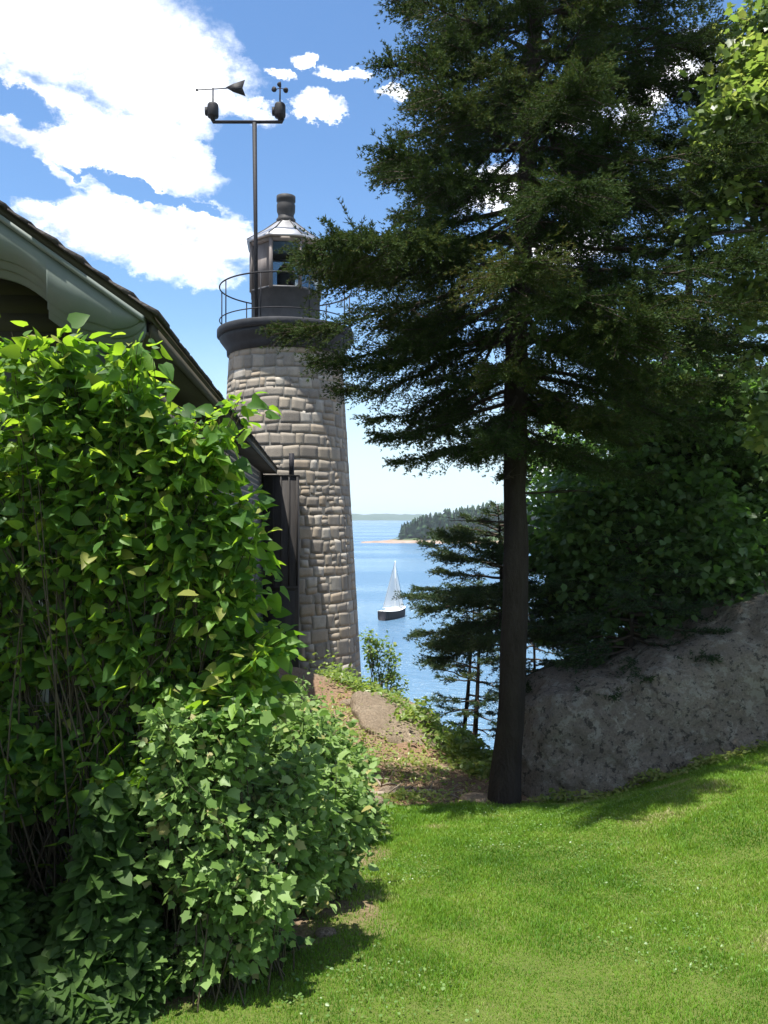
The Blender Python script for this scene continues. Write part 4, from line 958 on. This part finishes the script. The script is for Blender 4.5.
# window in the gable wall
def window(x0, x1, z0_, z1_):
    mb = MB(); y = WY - .02
    mb.box((x0 - .09, y - .03, z0_ - .10), (x1 + .09, y - .002, z0_), M=H); mb.box((x0 - .09, y - .03, z1_), (x1 + .09, y - .002, z1_ + .1), M=H)
    mb.box((x0 - .09, y - .028, z0_), (x0, y - .002, z1_), M=H); mb.box((x1, y - .028, z0_), (x1 + .09, y - .002, z1_), M=H)
    xm = (x0 + x1) / 2; zm = (z0_ + z1_) / 2
    mb.box((xm - .015, y - .022, z0_), (xm + .015, y - .004, z1_), M=H); mb.box((x0, y - .024, zm - .02), (xm - .016, y - .004, zm + .02), M=H); mb.box((xm + .016, y - .024, zm - .02), (x1, y - .004, zm + .02), M=H)
    f_ = mb.build('window', M['white'], hs_)
    mb = MB(); mb.box((x0, y - .012, z0_), (x1, y - .006, z1_), M=H); mb.build('pane', M['glass'], f_)
M['white'] = plain('white paint', (.70, .70, .68), (.80, .80, .78), 5, .5, .4, bs=.05)
M['glass'], nt, out = new_mat('dark window glass'); bsdf(nt, out, (.03, .04, .045), .05, .6)
window(-1.35, -.75, .0, 1.25); window(-3.9, -3.2, .0, 1.25)
# foundation
mb = MB(); mb.box((-2 * HW - WX - .02, WY - .03, -1.8), (WX + .03, WY + .0, -.98), M=H); mb.build('foundation', M['slab'], hs_)
# boarded porch standing in for the dark gap between house and tower
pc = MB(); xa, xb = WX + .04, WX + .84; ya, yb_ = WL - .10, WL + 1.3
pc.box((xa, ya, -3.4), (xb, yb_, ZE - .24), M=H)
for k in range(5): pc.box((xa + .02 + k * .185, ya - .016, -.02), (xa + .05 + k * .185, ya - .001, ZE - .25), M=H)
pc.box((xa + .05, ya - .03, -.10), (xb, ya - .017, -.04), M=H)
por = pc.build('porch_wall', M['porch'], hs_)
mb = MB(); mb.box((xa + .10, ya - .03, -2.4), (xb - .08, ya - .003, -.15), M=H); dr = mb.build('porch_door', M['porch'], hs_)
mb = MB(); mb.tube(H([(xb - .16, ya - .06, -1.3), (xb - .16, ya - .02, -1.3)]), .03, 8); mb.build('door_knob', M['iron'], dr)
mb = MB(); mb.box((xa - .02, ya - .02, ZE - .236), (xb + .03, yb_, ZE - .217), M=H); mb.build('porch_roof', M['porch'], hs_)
mb = MB(); q = H([(xb - .16, ya + .3, 0)])[0]; mb.tube([(q[0], q[1], ZE - .25), (q[0], q[1], ZE + .30)], .06, 8); mb.build('stove_pipe', M['iron'], hs_, True)

# ------------------------------------------------------------------ far shore, island, sailboat
def land(name, xs, ys, hf, mat):
    Xg, Yg = np.meshgrid(xs, ys); x, y = Xg.ravel(), Yg.ravel(); n_ = len(xs)
    i, j = np.meshgrid(np.arange(n_ - 1), np.arange(len(ys) - 1)); b = (j * n_ + i).ravel()
    o = mesh_obj(name, np.column_stack([x, y, hf(x, y)]), np.column_stack([b, b + 1, b + n_ + 1, b + n_]), mat, None, None, True); return tag(o, kind='structure')
m, nt, out = new_mat('island ground')
geo = nt.nodes.new('ShaderNodeNewGeometry'); sp = nt.nodes.new('ShaderNodeSeparateXYZ'); nt.links.new(geo.outputs['Position'], sp.inputs[0])
mr = nt.nodes.new('ShaderNodeMapRange'); mr.inputs[1].default_value = WATER + 1.0; mr.inputs[2].default_value = WATER + 1.9; nt.links.new(sp.outputs[2], mr.inputs[0])
n1 = noise(nt, .12, 5, .6, lo=.3, hi=.7); cc = mixc(nt, n1, (.17, .115, .085), (.34, .26, .21)); cc = mixc(nt, mr.outputs[0], cc, (.05, .08, .03)); bsdf(nt, out, cc, .9, .1)
IY = 470.
ix = lambda px: (px - CX) / F * IY
def isl(x, y):
    # ridge runs to the right; a low rocky point reaches left
    l = np.interp(x, [ix(345), ix(362), ix(395), ix(412), ix(440), ix(500), ix(620), ix(900), ix(1100)], [-1.5, .15, 1.0, 2.6, 4.5, 7.5, 10, 9, 4])
    c_ = IY + 8 + np.interp(x, [ix(360), ix(420), ix(900)], [0, 18, 90]); w = np.interp(x, [ix(345), ix(420), ix(600), ix(1100)], [9, 28, 80, 90])
    f_ = 1 - ((y - c_) / w) ** 2
    return WATER + np.where(f_ > 0, l * np.sqrt(np.clip(f_, 0, 1)), -1.5 * np.clip(-f_, 0, 1)) + .9 * fbm(np.column_stack([x * .16, y * .16, x * 0]), 4, 5) * np.clip(l, 0, 1.0)
land('island', np.linspace(ix(335), ix(1150), 150), np.linspace(IY - 90, IY + 210, 90), isl, m)
# island wood: one mass of far spruces
def wood(name, label, x, y, z, hgt, seed, mat):
    r = np.random.default_rng(seed); n = len(x); VV, FF, AA = [], [], []; k = 0
    lev = 7; seg = 7
    for i in range(n):
        h = hgt[i]; w = h * r.uniform(.17, .36); a0 = r.uniform(0, 6.28)
        zz, rr_ = [], []
        for l in range(lev):
            f0 = l / lev
            zz += [h * (.08 + .92 * f0), h * (.08 + .92 * (f0 + .9 / lev))]; rr_ += [w * (1 - f0) + .1, (w * (1 - f0)) * .45]
        zz.append(h); rr_.append(.03)
        th = a0 + np.arange(seg) / seg * 6.283
        jit = 1 + r.normal(0, .38, (len(zz), seg))
        V = np.stack([x[i] + np.array(rr_)[:, None] * jit * np.cos(th), y[i] + np.array(rr_)[:, None] * jit * np.sin(th), z[i] + np.array(zz)[:, None] + 0 * jit], -1).reshape(-1, 3)
        ii_ = np.arange(len(zz) - 1)[:, None] * seg; j = np.arange(seg)[None]; kk = (j + 1) % seg
        FF.append(np.stack([ii_ + j, ii_ + kk, ii_ + seg + kk, ii_ + seg + j], -1).reshape(-1, 4) + k); VV.append(V); AA.append(np.full(len(V), r.random())); k += len(V)
    o = mesh_obj(name, np.vstack(VV), np.vstack(FF), mat, None, {'rnd': np.concatenate(AA)}); return tag(o, label, 'wood', kind='stuff')
r = np.random.default_rng(180); n = 1500
M['far_wood'] = leaf_mat('far wood', [(0, (.025, .055, .028)), (1, (.05, .09, .04))], [(0, (.03, .07, .02)), (1, (.06, .10, .03))], .15, .8, .1)
x = r.uniform(ix(402), ix(1000), n); y = IY + 8 + np.interp(x, [ix(360), ix(420), ix(900)], [0, 18, 90]) + r.uniform(-1, 1, n) * np.interp(x, [ix(400), ix(420), ix(600), ix(1100)], [8, 22, 66, 80])
z = isl(x, y); k = z > WATER + .55; x, y, z = x[k], y[k], z[k]
hgt = np.interp(x, [ix(400), ix(420), ix(470), ix(600)], [8, 11.5, 14.5, 16]) * r.uniform(.7, 1.15, len(x))
wood('island_wood', 'dark spruce wood on the island across the water', x, y, z - .2, hgt, 181, M['far_wood'])
# far shore
def fs_(x, y): return WATER + np.clip(1 - ((y - 2750) / 350) ** 2, -.1, 1) * (17 + 5 * fbm(np.column_stack([x * .004, y * .004, x * 0]), 3, 8))
m2 = plain('far wooded shore', (.03, .06, .035), (.05, .085, .045), .02, .95, .05)
land('far_shore', np.linspace(-2600, 2600, 260), np.linspace(2350, 3150, 30), lambda x, y: fs_(x, y) + 3.5 * vnoise(np.column_stack([x * .09, y * .05, x * 0]), 3), m2)

# sailboat
BY = 16 * F / 103.; bxp = (393 - CX) / F * BY
sb = thing('sailboat', (bxp, BY, WATER), 'small sailboat with dark hull and white sails on the bay', 'sailboat')
yaw = R(62); cb, sb_ = math.cos(yaw), math.sin(yaw)
def Bt(V):
    V = np.asarray(V, float); return np.column_stack([bxp + V[:, 0] * cb - V[:, 1] * sb_, BY + V[:, 0] * sb_ + V[:, 1] * cb, WATER + V[:, 2]])
st = np.linspace(-3.7, 3.9, 14); half = 1.12 * np.clip(1 - ((st + .4) / 4.35) ** 2, .02, 1) ** .6; half[0] = .72
sheer = 1.2 + .034 * (st ** 2) * .5
sec = []
for s_, w_, h_ in zip(st, half, sheer):
    kz = -.45 + .30 * (abs(s_) / 4) ** 2
    sec.append([(s_, -w_, h_), (s_, -w_ * .95, .30), (s_, -w_ * .6, -.15), (s_, 0, kz), (s_, w_ * .6, -.15), (s_, w_ * .95, .30), (s_, w_, h_)])
V = np.array(sec).reshape(-1, 3); k = 7
Q = [[i * k + j, i * k + j + 1, (i + 1) * k + j + 1, (i + 1) * k + j] for i in range(13) for j in range(6)]
T = [[0, j, j + 1] for j in range(1, 6)]
M['hull'] = plain('dark hull', (.010, .010, .014), (.018, .018, .024), 3, .7, .15, bs=.02)
M['boat_white'] = plain('white boat paint', (.74, .74, .72), (.82, .82, .80), 3, .4, .4, bs=.02)
M['sail'] = leaf_mat('sail cloth', [(0, (.78, .77, .74)), (1, (.80, .79, .76))], [(0, (.7, .7, .66)), (1, (.7, .7, .66))], .35, .7, .2)
hull = MB(); hull.add(Bt(V), Q, T); hull.build('hull', M['hull'], sb, True)
mb = MB(); V = np.array([[(s_, -w_ * .98, h_ + .02), (s_, w_ * .98, h_ + .02)] for s_, w_, h_ in zip(st, half, sheer)]).reshape(-1, 3)
mb.add(Bt(V), [[2*i, 2*i+1, 2*i+3, 2*i+2] for i in range(13)])
for sg in (-1, 1): mb.tube(Bt([(s_, sg * w_, h_ + .03) for s_, w_, h_ in zip(st, half, sheer)]), .03, 5)
mb.build('deck', M['boat_white'], sb)
mb = MB(); mb.strip([(-1.2, 1.68), (.9, 1.66), (1.7, 1.35)], [(-1.3, 1.15), (.9, 1.15), (1.8, 1.15)], -.62, .62, M=Bt); mb.build('cabin', M['boat_white'], sb)
mb = MB(); mb.tube(Bt([(.75, 0, .7), (.72, 0, 8.85)]), [.075, .05], 8); mb.build('mast', M['boat_white'], sb)
mb = MB(); mb.tube(Bt([(.68, 0, 1.75), (-2.7, .37, 1.8)]), .055, 8); mb.build('boom', M['boat_white'], sb)
def sail(name, A, B_, C_, bel):
    n_ = 10; A, B_, C_ = map(np.array, (A, B_, C_)); V = []; idx = {}
    for i in range(n_ + 1):
        for j in range(n_ + 1 - i):
            u, w_ = i / n_, j / n_; p_ = A + (B_ - A) * u + (C_ - A) * w_; b_ = 1 - u - w_
            idx[i, j] = len(V); V.append(p_ + np.array([0, bel * 27 * u * w_ * b_ + bel * 1.2 * w_ * (1 - w_), 0]))
    T = []
    for i in range(n_):
        for j in range(n_ - i):
            T.append([idx[i, j], idx[i + 1, j], idx[i, j + 1]])
            if j < n_ - i - 1: T.append([idx[i + 1, j], idx[i + 1, j + 1], idx[i, j + 1]])
    mb = MB(); mb.add(Bt(V), None, T); return mb.build(name, M['sail'], sb, True)
mb = MB(); mb.tube(Bt([(3.85, 0, 1.25), (.74, 0, 8.7)]), .02, 4); mb.tube(Bt([(-3.6, 0, 1.2), (.72, 0, 8.8)]), .02, 4)
for sg in (-1, 1): mb.tube(Bt([(.6, sg * 1.0, 1.05), (.73, 0, 6.4)]), .02, 4)
mb.build('rigging', M['iron'], sb)
sail('mainsail', (.66, .02, 8.6), (.62, .02, 1.9), (-2.6, .35, 1.95), .2)
sail('jib', (.80, 0, 7.9), (3.7, 0, 1.3), (.5, .5, 1.6), .2)

# ------------------------------------------------------------------ sea haze
m, nt, out = new_mat('haze'); pv = nt.nodes.new('ShaderNodeVolumePrincipled'); pv.inputs['Color'].default_value = (.80, .90, 1, 1); pv.inputs['Density'].default_value = .00022; pv.inputs['Anisotropy'].default_value = .2
nt.links.new(pv.outputs[0], out.inputs['Volume'])
mb = MB(); mb.box((-9100, -300, -60), (9100, 9100, 16)); hz_o = mb.build('haze', m); tag(hz_o, kind='stuff')
# ------------------------------------------------------------------ world: Nishita sky with clouds at infinity
w = bpy.data.worlds.new('World'); SC.world = w; w.use_nodes = True
nt = w.node_tree; nt.nodes.clear(); out = nt.nodes.new('ShaderNodeOutputWorld'); bg = nt.nodes.new('ShaderNodeBackground')
sky = nt.nodes.new('ShaderNodeTexSky'); sky.sky_type = 'NISHITA'; sky.sun_disc = False
sky.sun_elevation = R(SUN_EL); sky.sun_rotation = R(SUN_AZ); sky.air_density = 1.0; sky.dust_density = .6; sky.ozone_density = 2.5; sky.altitude = 10
tc = nt.nodes.new('ShaderNodeTexCoord'); nv = nt.nodes.new('ShaderNodeVectorMath'); nv.operation = 'NORMALIZE'; nt.links.new(tc.outputs['Generated'], nv.inputs[0])
sp = nt.nodes.new('ShaderNodeSeparateXYZ'); nt.links.new(nv.outputs[0], sp.inputs[0])
az = mth(nt, 'ARCTAN2', sp.outputs[0], sp.outputs[1]); el = mth(nt, 'ARCSINE', sp.outputs[2])
def wn(scale, detail, rough, sc3=(1, 1, 1), off=(0, 0, 0)):
    mp = nt.nodes.new('ShaderNodeMapping'); mp.inputs['Scale'].default_value = sc3; mp.inputs['Location'].default_value = off; nt.links.new(nv.outputs[0], mp.inputs[0])
    n = nt.nodes.new('ShaderNodeTexNoise'); n.inputs['Scale'].default_value = scale; n.inputs['Detail'].default_value = detail; n.inputs['Roughness'].default_value = rough; nt.links.new(mp.outputs[0], n.inputs['Vector']); return n.outputs['Fac']
cn = wn(5.5, 9, .62, (1, 1, 1.7)); cn2 = wn(16, 7, .65, (1, 1, 1.6), (3, 1, 2)); cgen = wn(2.2, 4, .5, (1, 1, 2.2), (5, 2, 1))
def warp(src, k_, scale, off):
    return mth(nt, 'ADD', src, mth(nt, 'MULTIPLY', mth(nt, 'SUBTRACT', wn(scale, 7, .68, (1, 1, 1.4), off), .5), k_))
az0 = az
az = warp(warp(az, .10, 9, (1, 7, 3)), .05, 30, (4, 2, 9)); el = warp(warp(el, .06, 9, (8, 3, 5)), .035, 30, (2, 9, 6))
gaps = [(10, 100, 46, 13, 6), (15, 168, 62, 19, 12), (150, 196, 75, 7, 14), (240, 150, 22, 30, 0)]
clouds = [(60, 20, 190, 78, 0), (150, 70, 110, 65, 0), (75, 130, 160, 46, 12), (150, 150, 80, 40, 14), (105, 222, 108, 36, 10), (190, 246, 75, 38, 10), (55, 205, 50, 22, 10), (240, 112, 50, 16, 8), (314, 108, 27, 13, 0), (341, 73, 26, 8, 0), (302, 60, 14, 10, 0), (276, 72, 14, 6, 10), (398, 92, 16, 8, 0),
          (660, 85, 75, 30, -25), (700, 70, 60, 26, 0), (560, 120, 40, 20, 0), (480, 185, 55, 22, 0), (570, 245, 60, 24, 0), (-150, 120, 160, 90, 0), (950, 100, 120, 60, 0), (560, 455, 30, 14, 0)]
tot = None
for ci, (px, py, sx, sy, rot_) in enumerate(clouds + gaps):
    u0 = math.atan2(px - CX, F); e0 = math.atan2(HY - py, math.hypot(F, px - CX)); k_ = 1.0 / F
    su, se = sx * k_ * math.cos(u0) ** 2, sy * k_ * math.cos(e0) ** 1.5
    du = mth(nt, 'SUBTRACT', az, u0); de = mth(nt, 'SUBTRACT', el, e0)
    c_, s_ = math.cos(R(rot_)), math.sin(R(rot_))
    a_ = mth(nt, 'ADD', mth(nt, 'MULTIPLY', du, c_ / su), mth(nt, 'MULTIPLY', de, -s_ / su)); b_ = mth(nt, 'ADD', mth(nt, 'MULTIPLY', du, s_ / se), mth(nt, 'MULTIPLY', de, c_ / se))
    v_ = mth(nt, 'SUBTRACT', 1.0, mth(nt, 'SQRT', mth(nt, 'ADD', mth(nt, 'MULTIPLY', a_, a_), mth(nt, 'MULTIPLY', b_, b_))))
    if ci >= len(clouds): tot = mth(nt, 'MINIMUM', tot, mth(nt, 'MULTIPLY', v_, -1.3))
    else: tot = v_ if tot is None else mth(nt, 'MAXIMUM', tot, v_)
tot = mth(nt, 'MINIMUM', tot, mth(nt, 'MULTIPLY', tot, 2.2))
# clouds elsewhere in the sky come from plain noise
back = mth(nt, 'MULTIPLY', mth(nt, 'SUBTRACT', cgen, .50), mth(nt, 'GREATER_THAN', mth(nt, 'ABSOLUTE', az0), .75))
tot = mth(nt, 'MAXIMUM', tot, mth(nt, 'SUBTRACT', mth(nt, 'MULTIPLY', back, 4.0), mth(nt, 'MULTIPLY', mth(nt, 'LESS_THAN', mth(nt, 'ABSOLUTE', az0), .75), 3.0)))
tot = mth(nt, 'ADD', mth(nt, 'MAXIMUM', tot, -2.0), mth(nt, 'ADD', mth(nt, 'MULTIPLY', mth(nt, 'SUBTRACT', cn, .50), 1.3), mth(nt, 'MULTIPLY', mth(nt, 'SUBTRACT', cn2, .5), .9)))
mr = nt.nodes.new('ShaderNodeMapRange'); mr.interpolation_type = 'SMOOTHSTEP'; mr.inputs[1].default_value = -.08; mr.inputs[2].default_value = .58; nt.links.new(tot, mr.inputs[0]); mask = mr.outputs[0]
hs_n = nt.nodes.new('ShaderNodeHueSaturation'); hs_n.inputs['Saturation'].default_value = 1.15; nt.links.new(sky.outputs[0], hs_n.inputs['Color'])
cc = mixc(nt, mth(nt, 'MULTIPLY', mth(nt, 'SUBTRACT', cn2, .34), 5.5, True), (3.7, 3.95, 4.4), (9, 9, 9))
hz = nt.nodes.new('ShaderNodeMapRange'); hz.interpolation_type = 'SMOOTHERSTEP'; hz.inputs[1].default_value = .27; hz.inputs[2].default_value = -.02; hz.inputs[3].default_value = 0; hz.inputs[4].default_value = .85; nt.links.new(el, hz.inputs[0])
skyc = mixc(nt, hz.outputs[0], hs_n.outputs[0], (4.0, 5.3, 6.0))
nt.links.new(mixc(nt, mth(nt, 'MULTIPLY', mask, .96), skyc, cc), bg.inputs[0]); bg.inputs[1].default_value = .10
nt.links.new(bg.outputs[0], out.inputs[0])
# sun
L = bpy.data.lights.new('sun', 'SUN'); L.energy = 5.0; L.angle = R(.53); L.color = (1, .955, .88)
so = bpy.data.objects.new('sun', L); COL.objects.link(so)
sd = Vector((math.sin(R(SUN_AZ)) * math.cos(R(SUN_EL)), math.cos(R(SUN_AZ)) * math.cos(R(SUN_EL)), math.sin(R(SUN_EL))))
so.rotation_euler = sd.to_track_quat('Z', 'Y').to_euler(); so.location = (0, 0, 40)

# ------------------------------------------------------------------ camera
cam = bpy.data.cameras.new('camera'); cam.sensor_fit = 'VERTICAL'; cam.sensor_height = 36; cam.lens = 36 * F / 1024
cam.shift_y = -(512 - HY) / 1024 * 1.0; cam.clip_start = .05; cam.clip_end = 30000
co = bpy.data.objects.new('camera', cam); COL.objects.link(co); co.location = (0, 0, EYE); co.rotation_euler = (R(90), 0, 0); SC.camera = co
SC.view_settings.view_transform = 'Standard'; SC.view_settings.look = 'None'; SC.view_settings.exposure = 1.15; SC.view_settings.gamma = 1
SC.cycles.max_bounces = 8; SC.cycles.transparent_max_bounces = 8; SC.cycles.transmission_bounces = 6; SC.cycles.diffuse_bounces = 4
